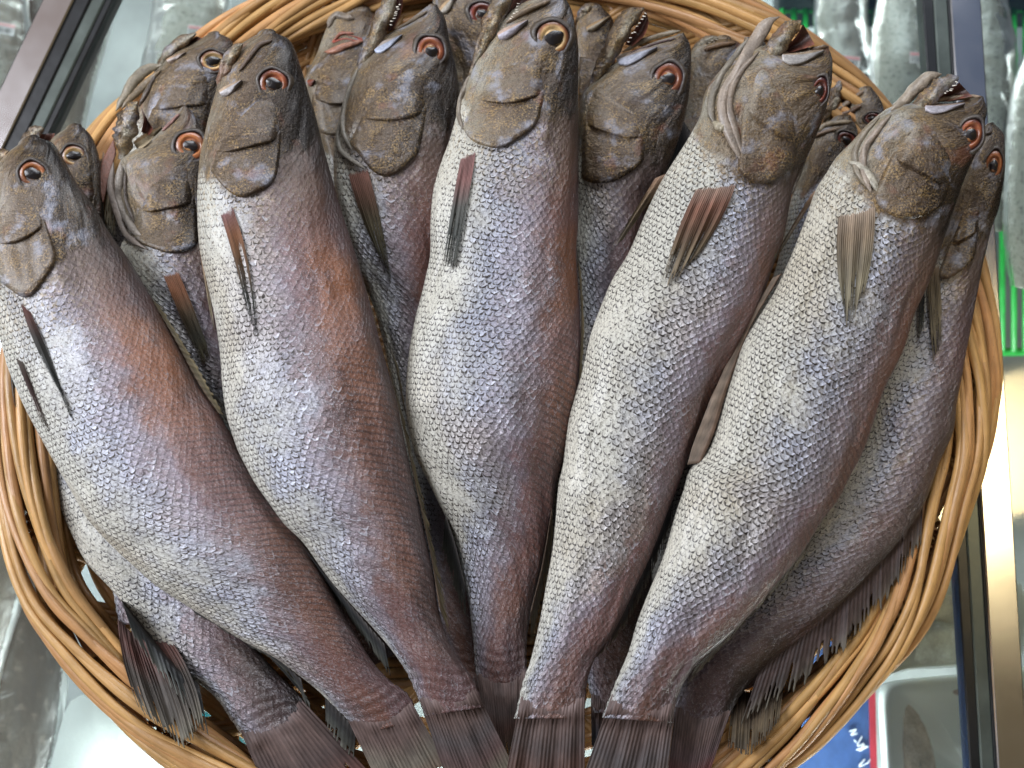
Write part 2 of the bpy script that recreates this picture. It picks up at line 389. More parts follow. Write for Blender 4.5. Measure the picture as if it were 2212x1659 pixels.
def thin_clear(name, tint, refl=.08, rough=.05, bump=0, nscale=60, extra=0.0, haze=0.0):
    t = NT(name)
    tr = t.n('BsdfTransparent'); tr.inputs[0].default_value = (*tint, 1)
    gl = t.n('BsdfGlossy'); gl.inputs['Roughness'].default_value = rough; gl.inputs[0].default_value = (1, 1, 1, 1)
    fr = t.n('Fresnel'); fr.inputs[0].default_value = 1.45
    f = t.math('MULTIPLY_ADD', fr.outputs[0], 1.0, extra, clamp=True)
    if bump:
        co = t.n('TexCoord').outputs['Object']
        nz = t.noise(co, nscale, 3, .6, 1.5)
        bn = t.n('Bump'); t.put(bn.inputs['Height'], nz); bn.inputs['Distance'].default_value = bump
        t.t.links.new(bn.outputs[0], gl.inputs['Normal']); t.t.links.new(bn.outputs[0], fr.inputs['Normal'])
    m = t.n('MixShader'); t.put(m.inputs[0], f); t.t.links.new(tr.outputs[0], m.inputs[1]); t.t.links.new(gl.outputs[0], m.inputs[2])
    o = m.outputs[0]
    if haze:
        df = t.n('BsdfDiffuse'); df.inputs[0].default_value = (.6, .62, .64, 1)
        m2 = t.n('MixShader'); m2.inputs[0].default_value = haze
        t.t.links.new(o, m2.inputs[1]); t.t.links.new(df.outputs[0], m2.inputs[2]); o = m2.outputs[0]
    t.t.links.new(o, t.out.inputs[0]); return t.m

M_SKIN = skin_material()
M_FIN = paint_material('dried_fin', .55, 1.0, .55, .0002, .0, spec=.3, stretch=(300, 2400, 1))
M_FLESH = paint_material('dried_flesh', .42, 750, .62, .0006, .25)
M_EYE = paint_material('fish_eye', .30, 700, .45, .0003, .5)
M_TOOTH = simple('tooth', (.75, .70, .60), .3)
M_CANE = cane_material()
M_METAL = simple('brushed_aluminium', (.55, .55, .56), .22, 1.0, 15, .05, .000002)
M_GREYBAR = simple('grey_green_profile', (.085, .105, .095), .35, .3, 40, .2)
M_GASKET = simple('black_rubber', (.008, .010, .012), .35, 0, 60, .2)
M_STEEL = simple('case_floor', (.30, .32, .33), .3, .4, 12, .25)
M_GREEN = simple('green_plastic', (.02, .42, .07), .35, 0, 60, .2)
M_BLACKP = simple('dark_mesh_plastic', (.012, .025, .022), .4, 0, 60, .2)
M_FOAM = simple('white_foam', (.80, .84, .83), .6, 0, 700, .03, .0002)
M_PALE = None
M_GLASS = thin_clear('counter_glass', (.93, .97, .96), extra=.0)
M_FILM = thin_clear('cling_film', (.97, .98, .98), rough=.32, bump=.0012, nscale=30, extra=.0, haze=.02)

# ------------------------------------------------------------------ wrapped fish skin
def pale_material():
    t = NT('frozen_fish_skin')
    fc = t.sep(t.attr('fc')); a = fc[0]; uv = t.attr('fuv')
    seed = t.sep(t.attr('fv'))[2]
    u = t.sep(uv); co = t.comb(u[0], u[1], seed)
    n1 = t.noise(co, 25, 3); n2 = t.noise(co, 350, 3, .6); n3 = t.noise(co, 120, 3)
    aa = t.math('ADD', a, t.math('MULTIPLY_ADD', n1, .3, -.15))
    c = t.ramp(aa, [(0, (.37, .36, .31)), (.35, (.28, .275, .245)), (.55, (.15, .125, .10)), (.8, (.062, .050, .043)), (1, (.035, .03, .028))])
    c = t.mix(t.math('MULTIPLY', t.ss(n2, .54, .62), .65), c, (.05, .045, .04))
    c = t.mix(t.math('MULTIPLY', t.ss(n3, .55, .7), .3), c, (.30, .24, .20))
    t.bsdf(c, .4, 0, bump=n2, bdist=.0005, coat=.5, coatr=.2)
    return t.m
M_PALE = pale_material()
M_PINK = simple('pink_print', (.62, .28, .30), .5)
M_LABEL = simple('paper_label', (.60, .58, .60), .5, 0, 200, .08)
M_INK = simple('black_ink', (.06, .06, .07), .5)

# ------------------------------------------------------------------ body loft
NS, NP = 340, 112
class Fish: pass
def loft(root, L, R, z, b=.6, shift=0, sh=.2, var=(0, 0, 0), cap=.55, name='body', mat=None, ns=NS, wr=1.0, lump=1.0):
    f = Fish(); seed = int(var[2] * 7) + 3
    l = smooth(resample(L, ns), it=3); r = smooth(resample(R, ns), it=3)
    s = np.linspace(0, 1, ns)
    c2 = (l + r) / 2; L2 = np.linalg.norm(np.diff(c2, axis=0), axis=1); total = L2.sum() + 1e-9
    zc = np.interp(s, np.linspace(0, 1, len(z)), z)
    # rounded snout and tail end
    nc = 16
    w0 = np.linalg.norm(r[0] - l[0]) / 2; ax = c2[0] - c2[min(14, ns - 1)]; ax /= np.linalg.norm(ax) + 1e-9
    th = np.linspace(0.02, math.pi / 2, nc, endpoint=False)
    cl = np.array([c2[0] + ax * w0 * cap * math.cos(k) + (l[0] - c2[0]) * math.sin(k) for k in th])
    cr = np.array([c2[0] + ax * w0 * cap * math.cos(k) + (r[0] - c2[0]) * math.sin(k) for k in th])
    l = np.vstack([cl, l]); r = np.vstack([cr, r]); zc = np.r_[np.full(nc, zc[0]), zc]
    s = np.r_[np.full(nc, 0.0), s]
    n = len(l)
    A = P(l[:, 0], l[:, 1], zc); B = P(r[:, 0], r[:, 1], zc)
    c = (A + B) / 2; h = (B - A) / 2; hw = np.linalg.norm(h, axis=1)
    up = np.array(CAM) - c; up /= np.linalg.norm(up, axis=1)[:, None]
    hn = h / (hw[:, None] + 1e-12); up = up - hn * (up * hn).sum(1)[:, None]; up /= np.linalg.norm(up, axis=1)[:, None]
    bb = np.asarray(b, float)
    if bb.ndim: bb = np.interp(s, np.linspace(0, 1, len(bb)), bb)
    else: bb = np.full(n, float(b))
    if sh > 0: bb = bb * (1 - .72 * sstep(.90, 1, s))
    top = int(NP * .68)
    ph = np.r_[np.linspace(0, math.pi, top, endpoint=False), np.linspace(math.pi, 2 * math.pi, NP - top, endpoint=False)]
    e = 1.0
    cph = np.sign(np.cos(ph)) * np.abs(np.cos(ph)) ** .92; sph = np.sign(np.sin(ph)) * np.abs(np.sin(ph)) ** .92
    arc = np.r_[0, np.cumsum(np.linalg.norm(np.diff(c, axis=0), axis=1))]
    ag = np.where(ph <= math.pi, 1 - ph / math.pi, (ph - math.pi) / math.pi)
    wcirc = np.where(ph <= math.pi, (math.pi - ph), -(ph - math.pi)) / math.pi   # 1 .. -1
    half = hw * 1.42 / .75 * .8
    W = half[:, None] * 1.9 * (wcirc[None])
    Wm = np.tile((wcirc * half.max() * 1.6)[None], (n, 1)) * .35 + W * .65
    lum = fbm(arc[:, None] * 22 + seed * 3.1, Wm * 30, seed) - .44
    wri = fbm(arc[:, None] * 60, Wm * 170, seed + 5) - .44
    dent = fbm(arc[:, None] * 9, Wm * 70 + 4, seed + 9) - .44
    k = np.minimum(1, hw / .012)[:, None]
    disp = (lum * .0055 * lump + wri * .0016 * wr + dent * .004 * lump) * k
    # creases of the jaw, cheek and shoulder, deepest near the gill
    disp = disp * np.clip(np.abs(np.sin(ph)) * 1.6 + .12, 0, 1)[None]
    if sh > 0:
        wv = np.sin(s[:, None] * 430 + 3 * np.sin(Wm * 90 + seed) + 5 * fbm(s[:, None] * 30, Wm * 60, seed)) * sstep(.915, .95, s)[:, None] * (1 - sstep(.985, 1, s))[:, None]
        disp = disp + wv * .00022
    V = c[:, None] + h[:, None] * cph[None, :, None] + up[:, None] * (hw * bb)[:, None, None] * sph[None, :, None]
    nrm = hn[:, None] * cph[None, :, None] * bb[:, None, None] + up[:, None] * sph[None, :, None]
    nrm /= np.linalg.norm(nrm, axis=2)[..., None]
    V = V + nrm * disp[..., None]
    AG = np.tile(ag[None], (n, 1)) - shift
    SS = np.tile(s[:, None], (1, NP))
    ge = sh * (.90 + .12 * np.sin(math.pi * np.clip(ag, 0, 1)))
    wn_ = (.035 + .05 * sstep(.40, .75, AG)); HD = 1 - sstep(0, 1, (SS - ge[None] + wn_) / (wn_ + .03))
    fc = np.stack([AG, SS, HD], -1).reshape(-1, 3)
    uv = np.stack([np.tile(arc[:, None], (1, NP)), Wm], -1).reshape(-1, 2)
    F = gridF(n, NP, True)
    Fl = F.tolist() + [list(range(NP - 1, -1, -1)), [(n - 1) * NP + q for q in range(NP)]]
    Vf = V.reshape(-1, 3)
    f.o = mesh(name, Vf, Fl, mat or M_SKIN, root, attrs={'fc': fc, 'fv': np.tile(np.array(var, float), (len(Vf), 1))}, uv=uv)
    f.root = root; f.fc = fc; f.var = var; f.l = l[nc:]; f.r = r[nc:]; f.zc = zc[nc:]; f.sh = sh; f.V = Vf; f.uv = uv
    f.bvh = BVHTree.FromPolygons(Vf.tolist(), F.tolist()); f.F = F; f.arc = arc
    return f
def sp(f, t, a):
    i = int(np.clip(t, 0, 1) * (len(f.l) - 1)); return tuple(f.l[i] * (1 - a) + f.r[i] * a)
def hit(f, px, py):
    d = ray(px, py).normalized()
    loc, nr, idx, dd = f.bvh.ray_cast(CAM, d)
    return loc, nr, idx
def zmap(f, X, Y, zfb):
    Z = np.full(X.shape, np.nan); I = np.full(X.shape, -1, int)
    for q in np.ndindex(X.shape):
        loc, nr, idx = hit(f, X[q], Y[q])
        if loc is not None: Z[q] = loc.z; I[q] = idx
    zf = np.broadcast_to(np.asarray(zfb, float), X.shape)
    miss = np.isnan(Z); Z[miss] = zf[miss]
    return Z, I
def rows_grid(rows, nu, nv):
    R = np.stack([resample(r, nu) for r in rows])        # k, nu, 2
    k = np.linspace(0, 1, len(rows)); v = np.linspace(0, 1, nv)
    out = np.zeros((nv, nu, 2))
    for j in range(nu): 
        rr = resample(R[:, j], 60) if len(rows) > 2 else R[:, j]
        kk = np.linspace(0, 1, len(rr))
        for d in range(2): out[:, j, d] = np.interp(v, kk, rr[:, d])
    return out
def patch(f, name, rows, nu=40, nv=26, off=None, mat=None, col=None, zfb=None, parent=None, skirt=.003, label=None, sm=2, under=True):
    G = rows_grid(rows, nu, nv); X, Y = G[..., 0], G[..., 1]
    zf = f.zc[:40].mean() - .004 if zfb is None else zfb
    Z, I = zmap(f, X, Y, zf)
    for _ in range(sm):
        Z[1:-1] = (Z[:-2] + 2 * Z[1:-1] + Z[2:]) / 4; Z[:, 1:-1] = (Z[:, :-2] + 2 * Z[:, 1:-1] + Z[:, 2:]) / 4
    U, Vv = np.meshgrid(np.linspace(0, 1, nu), np.linspace(0, 1, nv))
    O = off(U, Vv) if off else np.full(U.shape, .001)
    V = P(X, Y, Z + O)
    # skirt closes the plate down into what it lies on
    top = V.reshape(-1, 3); n, m = nv, nu
    ring = [(0, j) for j in range(m)] + [(i, m - 1) for i in range(1, n)] + [(n - 1, j) for j in range(m - 2, -1, -1)] + [(i, 0) for i in range(n - 2, 0, -1)]
    ri = np.array([i * m + j for i, j in ring])
    Vs = top[ri] + np.array([0, 0, -skirt])
    F = gridF(n, m)[:, ::-1].tolist()
    base = len(top); K = len(ri)
    for q in range(K):
        q2 = (q + 1) % K
        F.append([int(ri[q]), int(ri[q2]), base + q2, base + q])
    VV = np.vstack([top, Vs])
    kw = {}
    if mat is None:
        # take the skin's coordinates from the surface below
        fi = I.reshape(-1); good = fi >= 0
        fcv = np.tile(np.array([.4, .1, 1.0]), (len(VV), 1))
        fl = np.full(len(fi), -1); nF = len(f.F)
        ok = good & (fi < nF); vi = f.F[np.clip(fi, 0, nF - 1), 0]
        av = f.fc[vi, 0]
        if ok.any(): av[~ok] = av[ok].mean()
        a2 = av.reshape(nv, nu)
        for _ in range(3):
            a2[1:-1] = (a2[:-2] + 2 * a2[1:-1] + a2[2:]) / 4; a2[:, 1:-1] = (a2[:, :-2] + 2 * a2[:, 1:-1] + a2[:, 2:]) / 4
        fcv[:base, 0] = a2.reshape(-1); fcv[base:, 0] = fcv[ri, 0]
        uvv = VV[:, :2] * np.array([1, 1]) + .37
        kw = dict(attrs={'fc': fcv, 'fv': np.tile(np.array(f.var, float), (len(VV), 1))}, uv=uvv); mat = M_SKIN
    else:
        cc = col(U, Vv) if callable(col) else np.tile(np.array(col, float), (nv, nu, 1))
        cc = cc.reshape(-1, 3); kw = dict(col=np.vstack([cc, cc[ri] * .6]), uv=VV[:, :2])
    return mesh(name, VV, F, mat, parent or f.root, label=label, **kw)

def lerpc(cols, t):
    cols = np.array(cols, float); t = np.clip(t, 0, 1); k = t * (len(cols) - 1); i = np.minimum(k.astype(int), len(cols) - 2); w = (k - i)[..., None]
    return cols[i] * (1 - w) + cols[i + 1] * w

PEC = [(.20, .09, .07), (.17, .085, .05), (.09, .078, .055), (.085, .082, .066), (.16, .14, .09)]
PECD = [(.16, .07, .06), (.06, .055, .05), (.035, .037, .036), (.05, .05, .045)]
PECL = [(.34, .22, .15), (.26, .19, .12), (.17, .14, .09), (.22, .19, .13)]
DARKF = [(.05, .045, .042), (.03, .032, .034), (.05, .055, .05), (.10, .10, .085)]
OLIVE = [(.10, .065, .045), (.12, .10, .06), (.20, .16, .09)]
TAILC = [(.10, .075, .070), (.11, .062, .050), (.085, .060, .045), (.10, .09, .065)]
REDF = [(.10, .05, .05), (.15, .075, .075), (.13, .09, .08), (.16, .14, .10)]
def fin(f, name, base, tip, cols, nr=10, z=None, jag=.10, split=.5, off=.0012, bow=0, rh=.0006, seed=1, nt=26, body=True, mid=None, label=None, taper=1, parent=None):
    rs = np.random.RandomState(seed * 13 + 5)
    if mid is None and name == 'pectoral_fin':
        bb = resample(base, 3); tt_ = resample(tip, 3); mm = bb * .55 + tt_ * .45; cc_ = mm[1]; wv = (bb[2] - bb[0]) * .60
        mid = [tuple(cc_ - wv), tuple(cc_), tuple(cc_ + wv)]
    m = nr * 4 + 1
    B = resample(base, m); T = resample(tip, m)
    if name in ('tail_fin', 'pectoral_fin'): B = B + (1 if name == 'tail_fin' else .5) * (B.mean(0) - T.mean(0)) / np.linalg.norm(B.mean(0) - T.mean(0)) * (rs.rand(m) * 11 - 3)[:, None]
    t = np.linspace(0, 1, nt)
    j = np.arange(m); lenj = np.interp(j, np.arange(0, m, 2), 1 + jag * (rs.rand(len(np.arange(0, m, 2))) - .65))
    wig = np.interp(j, np.arange(0, m, 4), rs.randn(nr + 1) * 1.2)
    X = np.zeros((nt, m)); Y = np.zeros((nt, m))
    ax = (T - B).mean(0); nl = np.array([-ax[1], ax[0]]) / (np.linalg.norm(ax) + 1e-9)
    for i, tt in enumerate(t):
        q = tt * lenj
        if mid is not None:
            Mm = resample(mid, m); pos = (1 - q)[:, None] ** 2 * B + (2 * q * (1 - q))[:, None] * Mm + (q ** 2)[:, None] * T
        else: pos = B * (1 - q)[:, None] + T * q[:, None]
        pos = pos + nl * (bow * math.sin(math.pi * min(1, tt))) + nl * (wig * tt ** 2)[:, None]
        X[i], Y[i] = pos[:, 0], pos[:, 1]
    if z is None: z = (f.zc.mean(), f.zc.mean())
    zf = (np.linspace(z[0], z[1], nt)[:, None] + np.zeros((1, m)))
    if body and f is not None: Z, I = zmap(f, X, Y, zf)
    else: Z = zf.copy()
    for _ in range(6):
        Z[1:-1] = (Z[:-2] + 2 * Z[1:-1] + Z[2:]) / 4; Z[:, 1:-1] = (Z[:, :-2] + 2 * Z[:, 1:-1] + Z[:, 2:]) / 4
    rid = np.abs(np.cos(math.pi * j / 4)) ** 2.0                     # 1 on rays
    fold = np.interp(j, np.arange(0, m, 8), rs.randn(len(np.arange(0, m, 8)))) * .0009
    Z = Z + (off * (0.2 + 0.8 * np.minimum(1, t * 5)) - .0012 * np.exp(-t * 22))[:, None] + rid[None] * rh * (1 - .4 * t[:, None]) * (np.minimum(1, t / .3)[:, None] if name == 'tail_fin' else 1) + fold[None] * np.sin(t * 2.4)[:, None]
    V = P(X, Y, Z); th = .00035
    V2 = P(X, Y, Z - th)
    F = gridF(nt, m)
    # ragged end: the membrane between rays tears away
    keep = np.ones((nt - 1, m - 1), bool)
    for g in range(nr):
        s0 = 1 - split * rs.rand() * (1 if rs.rand() > .35 else .35)
        for q in (1, 2):
            jj = g * 4 + q
            if jj < m - 1: keep[t[1:] > s0, jj] = False
    kf = keep.reshape(-1); F1 = F[kf]; 
    tt = np.repeat(t[:, None], m, 1) * lenj[None]
    cc = lerpc(cols, tt) * (.80 + .32 * rid[None, :, None]) * (0.85 + .3 * np.interp(j, np.arange(0, m, 4), rs.rand(nr + 1))[None, :, None])
    cc = cc * (.55 + .95 * fbm(np.arange(m)[None] * .09 + seed, t[:, None] * 5, seed))[..., None]
    cc = cc.reshape(-1, 3); N = nt * m
    FF = F1[:, ::-1].tolist() + (F1 + N).tolist()
    # side walls
    from collections import Counter
    E = Counter(); 
    for a, b, c, d in F1.tolist():
        for e in ((a, b), (b, c), (c, d), (d, a)):
            E[tuple(sorted(e))] += 1
    for a, b, c, d in F1.tolist():
        for e in ((a, b), (b, c), (c, d), (d, a)):
            if E[tuple(sorted(e))] == 1: FF.append([e[0], e[1], e[1] + N, e[0] + N])
    arcs = np.repeat(np.linspace(0, .03, nt)[:, None], m, 1); wid = np.repeat(np.linspace(0, .01, m)[None], nt, 0)
    uv = np.stack([arcs, wid], -1).reshape(-1, 2)
    return mesh(name, np.vstack([V.reshape(-1, 3), V2.reshape(-1, 3)]), FF, M_FIN, parent or f.root, col=np.vstack([cc, cc * .8]), uv=np.vstack([uv, uv]), label=label)

IRIS = {'gold': [(.05, .025, .015), (.22, .075, .03), (.62, .42, .20), (.66, .48, .24), (.20, .09, .03)],
        'red': [(.03, .014, .012), (.20, .05, .025), (.30, .10, .04), (.20, .04, .018), (.30, .16, .06)],
        'orange': [(.04, .02, .012), (.30, .09, .03), (.40, .15, .05), (.22, .06, .02), (.38, .20, .08)],
        'dark': [(.03, .012, .012), (.12, .02, .018), (.18, .04, .02), (.09, .02, .015), (.12, .05, .02)]}
def eye(f, x, y, rx, ry, typ='red', ang=0, pup=.40, pang=0, poff=(0, 0)):
    rs = np.random.RandomState(int(x + y)); rx *= 1.12; ry *= 1.12; pup *= 1.12
    loc, nr, idx = hit(f, x, y)
    if loc is None: loc = Vector(P(x, y, f.zc[20] + .004)); nr = Vector((0, 0, 1))
    nr = (nr.normalized() * .55 + (CAM - loc).normalized() * .75).normalized()
    tx = Vector((math.cos(ang), -math.sin(ang), 0)); tx = (tx - nr * tx.dot(nr)).normalized(); ty = nr.cross(tx)
    c = np.array(loc); X = np.array(tx); Y = np.array(ty); N = np.array(nr); a, b = rx * PX, ry * PX
    m = 40
    th = np.linspace(0, 2 * math.pi, m, endpoint=False)
    def ring(r, h, wob=0, off=(0, 0), asp=1.0, rot=0):
        w = 1 + wob * np.sin(th * 3 + x) + wob * .7 * np.sin(th * 5 + y)
        cx, sy = np.cos(th) * r * w, np.sin(th) * r * w * asp
        cx, sy = cx * math.cos(rot) - sy * math.sin(rot), cx * math.sin(rot) + sy * math.cos(rot)
        return c + X * (cx + off[0])[:, None] * a + Y * (sy + off[1])[:, None] * b + N * h
    # socket rim of dried skin
    prof = [(1.34, -.0034), (1.26, -.0002), (1.16, .0008), (1.05, .0012), (.97, .0007), (.93, -.0015)]
    V = np.vstack([ring(r, h, .045) for r, h in prof]); F = gridF(len(prof), m, True)
    pc = np.vstack([np.tile(np.array(k), (m, 1)) for k in ((.06, .045, .03), (.065, .05, .035), (.07, .055, .042), (.075, .065, .06), (.025, .014, .014), (.015, .008, .008))])
    sk = mesh('eye', V, F[:, ::-1], M_FLESH, f.root, col=pc * (.75 + .5 * np.tile(rs.rand(m), len(prof))[:, None]))
    rr = np.linspace(1.0, 0.02, 16); hh = -.0004 + .0020 * np.sqrt(np.clip(1 - rr ** 2, 0, 1)) - .0015 * np.exp(-((rr - .5) / .1) ** 2)
    V = np.vstack([ring(r, h) for r, h in zip(rr, hh)]); F = gridF(16, m, True).tolist() + [[15 * m + k for k in range(m)]]
    tt = 1 - rr; cc = lerpc(IRIS[typ], np.clip(tt * 1.45, 0, 1)) * .9
    cc = np.repeat(cc, m, 0); cc = cc * (.5 + .95 * np.interp(np.tile(th, 16), np.linspace(0, 6.3, 9), np.r_[(k8 := rs.rand(8)), k8[0]]))[:, None]
    mesh('iris', V, [q[::-1] for q in F], M_EYE, sk, col=cc)
    pr = np.linspace(1, .05, 5)
    V = np.vstack([ring(pup * r, .0013 + .0009 * (1 - r ** 2), .05, poff, .72, pang) for r in pr] ); F = gridF(5, m, True).tolist() + [[4 * m + k for k in range(m)]]
    mesh('pupil', V, [q[::-1] for q in F], M_EYE, sk, col=(.006, .004, .005))

def jaw(f, pts, dz=0.0, teeth=None, cols=((.15, .12, .085), (.20, .16, .11), (.16, .13, .095)), mouth=None, side=1, name='lower_jaw', tz=.006):
    """pts: (x, y, halfwidth px) from tip to throat"""
    p = resample(pts, 36); z0 = f.zc[:30].mean() + dz
    z = np.linspace(z0 + .004, z0 - .002, len(p))
    W = P(p[:, 0], p[:, 1], z); rad = p[:, 2] * PX
    ex = np.linspace(0, 1, len(p)); rad = rad * np.sqrt(np.clip(ex / .14, .05, 1)) * np.clip((1 - ex) / .35, .25, 1) ** .5; W[:, 2] -= .004 * sstep(.6, 1, ex)
    g = Geo(); m = 20
    tcol = lerpc(np.array(cols) * .8, ex)
    tube(g, W, rad, None, m=m, squash=.8)
    a = np.linspace(0, 2 * math.pi, m, endpoint=False)
    V = g.V[0].reshape(len(p), m, 3)
    nz = fbm(ex[:, None] * 9, a[None] * 1.3, int(pts[0][0])) - .45
    ctr = W[:, None]
    V = ctr + (V - ctr) * (1 + nz[..., None] * 1.3); g.V[0] = V.reshape(-1, 3)
    cc = tcol[:, None] * (.62 + .85 * fbm(ex[:, None] * 12, a[None] * 2.2, int(pts[0][1]) + 3))[..., None]
    # pale inner lip against dark outer skin
    lip = np.exp(-((a - 1.9) / .38) ** 2)[None, :, None]
    cc = cc * .72 + lip * (.12 + .30 * nz[..., None])* np.array([.50, .46, .38]) * .8; g.C = [cc.reshape(-1, 3)]
    V = g.V[0]; nV = len(V); fcj = np.zeros((nV, 3)); fcj[:, 2] = 1; fcj[:, 1] = .05
    side_ = (np.cos(a)[None] * .5 + .5) * np.ones((len(p), 1)); fcj[:, 0] = (.42 - .42 * np.exp(-((a - 1.9) / .5) ** 2)[None] * np.ones((len(p), 1))).reshape(-1)
    jo = mesh(name, V, g.F, M_SKIN, f.root, attrs={'fc': fcj, 'fv': np.tile(np.array(f.var, float), (nV, 1))}, uv=V[:, :2] + .11)
    if mouth:
        Gd = rows_grid(mouth, 24, 16); U, Vv = np.meshgrid(np.linspace(0, 1, 24), np.linspace(0, 1, 16))
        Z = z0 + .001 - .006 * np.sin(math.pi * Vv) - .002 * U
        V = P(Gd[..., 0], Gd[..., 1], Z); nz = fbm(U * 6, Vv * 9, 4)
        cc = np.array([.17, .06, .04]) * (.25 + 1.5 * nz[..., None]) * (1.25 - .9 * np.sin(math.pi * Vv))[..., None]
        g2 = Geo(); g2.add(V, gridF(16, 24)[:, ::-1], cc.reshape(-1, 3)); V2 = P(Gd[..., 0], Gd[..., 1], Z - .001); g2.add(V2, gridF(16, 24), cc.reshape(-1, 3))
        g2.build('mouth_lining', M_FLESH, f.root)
    if teeth:
        q = resample(teeth, max(4, int(len(teeth) * 2.4))); g3 = Geo(); rs = np.random.RandomState(int(q[0, 0]))
        for k, (x, y) in enumerate(q):
            r = (.9 + rs.rand() * .8) * PX; x += rs.randn() * 1.5; y += rs.randn() * 1.5; b0 = P(x, y, z0 + tz); 
            t1 = P(x + side * (4 + rs.rand() * 3), y + rs.randn(), z0 + tz + .0012)
            tube(g3, [b0, (b0 + t1) / 2, t1], [r, r * .7, r * .15], None, m=6)
        g3.build('teeth', M_TOOTH, jo)
    return jo
def strand(f, name, pts, col=(.34, .29, .22), z=None, off=.001, mat=None, squash=.8, label=None, parent=None):
    """tapered fold of dried skin laid on the body; pts (x, y, halfwidth px)"""
    p = resample(pts, 44); Z, _ = zmap(f, p[:, 0], p[:, 1], f.zc[:60].mean() if z is None else z); Z = smooth(Z, it=8)
    W = P(p[:, 0], p[:, 1], Z + off); g = Geo(); ex = np.linspace(0, 1, 44)
    taper = np.clip(np.minimum(ex, 1 - ex) / .12, .08, 1) ** .6
    tube(g, W, p[:, 2] * PX * taper, None, m=14, squash=squash)
    a = np.linspace(0, 2 * math.pi, 14, endpoint=False)
    nz = fbm(ex[:, None] * 8 + pts[0][0], a[None] * 1.1, 7)
    V = g.V[0].reshape(44, 14, 3); V = W[:, None] + (V - W[:, None]) * (.72 + .6 * nz[..., None]); g.V[0] = V.reshape(-1, 3)
    g.C = [(np.array(col)[None, None] * (.55 + .95 * nz[..., None])).reshape(-1, 3)]
    return g
def folds(f, lst, name='gill_membrane'):
    for pts, c in lst: strand(f, name, pts, tuple(v * .66 for v in c)).build(name, M_FLESH, f.root)
def maxilla(f, x0, y0, x1, y1, w, col=(.36, .37, .42), bend=0):
    d = np.array([x1 - x0, y1 - y0], float); L = np.linalg.norm(d); d /= L; nn = np.array([-d[1], d[0]])
    if nn[1] < 0: nn = -nn
    t = np.linspace(0, 1, 7); prof = w * np.array([.62, 1.0, 1.0, .85, .6, .38, .15])
    base = np.array([[x0, y0]]) + d * (t * L)[:, None] + nn * (bend * np.sin(math.pi * t))[:, None]
    rows = [base - nn * (prof * .5)[:, None], base, base + nn * prof[:, None]]
    c = np.array(col)
    patch(f, 'upper_lip_bone', [r.tolist() for r in rows], 30, 12,
          off=lambda U, V: .0016 + .0014 * np.sin(math.pi * V) + .0006 * U, mat=M_FLESH,
          col=lambda U, V: c * (1.15 - .7 * U[..., None]) * (.7 + .6 * fbm(U * 9, V * 5, 3))[..., None] * np.where(V[..., None] < .3, np.array([1.05, .8, .55]), 1.0))

def gills(f, gill=None, preop=None, cheek=True):
    sh = f.sh
    if gill is None: gill = [sp(f, sh * (.90 + .13 * math.sin(math.pi * (.1 + a * .85))), a) for a in (.06, .2, .35, .5, .65, .8, .9)]
    if preop is None: preop = [sp(f, sh * (.70 + .03 * math.sin(a * 5)), a) for a in (.10, .25, .4, .55, .7, .82)]
    g = resample(gill, 12); p = resample(preop, 12)
    back = p + (p - g) * .25
    def off(U, V):
        e = np.clip(np.minimum(U, 1 - U) / .12, 0, 1); e = e * e * (3 - 2 * e)
        v0 = sstep(0, .22, V); return e * v0 * (.0004 + .0026 * V ** 1.3) * (1 - .25 * sstep(.92, 1, V)) - .0016 * (1 - e * v0)
    patch(f, 'gill_cover', [back.tolist(), p.tolist(), ((p + g) / 2).tolist(), g.tolist()], 46, 34, off=off, skirt=.0055)
    if cheek:
        top = p + (p - g) * 1.1
        c0 = p.mean(0)
        top = c0 + (top - c0) * np.array([.7, 1.0]) if False else top
        def off2(U, V):
            e = np.clip(np.minimum(U, 1 - U) / .25, 0, 1); e = e * e * (3 - 2 * e)
            v0 = sstep(0, .4, V); return e * v0 * (.0014 * V ** 2 + .0002 + .0011 * sstep(.55, 1, V)) - .0016 * (1 - e * v0)
        patch(f, 'cheek_plate', [top.tolist(), ((p + top) / 2).tolist(), (p + (g - p) * .06).tolist()], 40, 24, off=off2, skirt=.003)

GRP = 'dried fish heaped in the wicker basket'
ROOTS = {}
def fish(key, label, L, R, z, **k):
    c = P((L[0][0] + R[0][0]) / 2, (L[0][1] + R[0][1]) / 2, 0)
    mid = P(np.mean([p[0] for p in L + R]), np.mean([p[1] for p in L + R]), min(z))
    root = thing('dried_fish', label, 'dried fish', mid.tolist(), GRP)
    ROOTS[key] = root
    return loft(root, L, R, z, **k)
def tail(f, tips, cols=TAILC, nr=16, z=None, seed=1, mid=None, jag=.1, split=.35):
    zz = f.zc[-1]
    base = [tuple(f.l[k] * (1 - a) + f.r[k] * a) for k, a in ((-12, .02), (-8, .25), (-6, .5), (-8, .75), (-13, .98))]
    fin(f, 'tail_fin', base, tips, [(.135, .095, .088), (.10, .068, .06)] + [tuple(.75 * v for v in c) for c in cols], nr=nr + 4, z=z or (zz, zz - .006), seed=seed, jag=jag, split=split, off=.0016, rh=.0007, nt=44, mid=mid)
# ================================================================== SETTING
g = Geo(); box(g, -2.5, 2.5, -2.5, 2.5, -.33, -.32, (.3, .3, .3))
tag(g.build('display_case_floor', M_STEEL, flat=True), kind='structure')
g = Geo(); box(g, -1.2, 1.2, -1.2, 1.2, -.005, -.0005)
tag(g.build('glass_counter_top', M_GLASS, flat=True), 'clear glass counter top that the wicker basket stands on', 'counter')

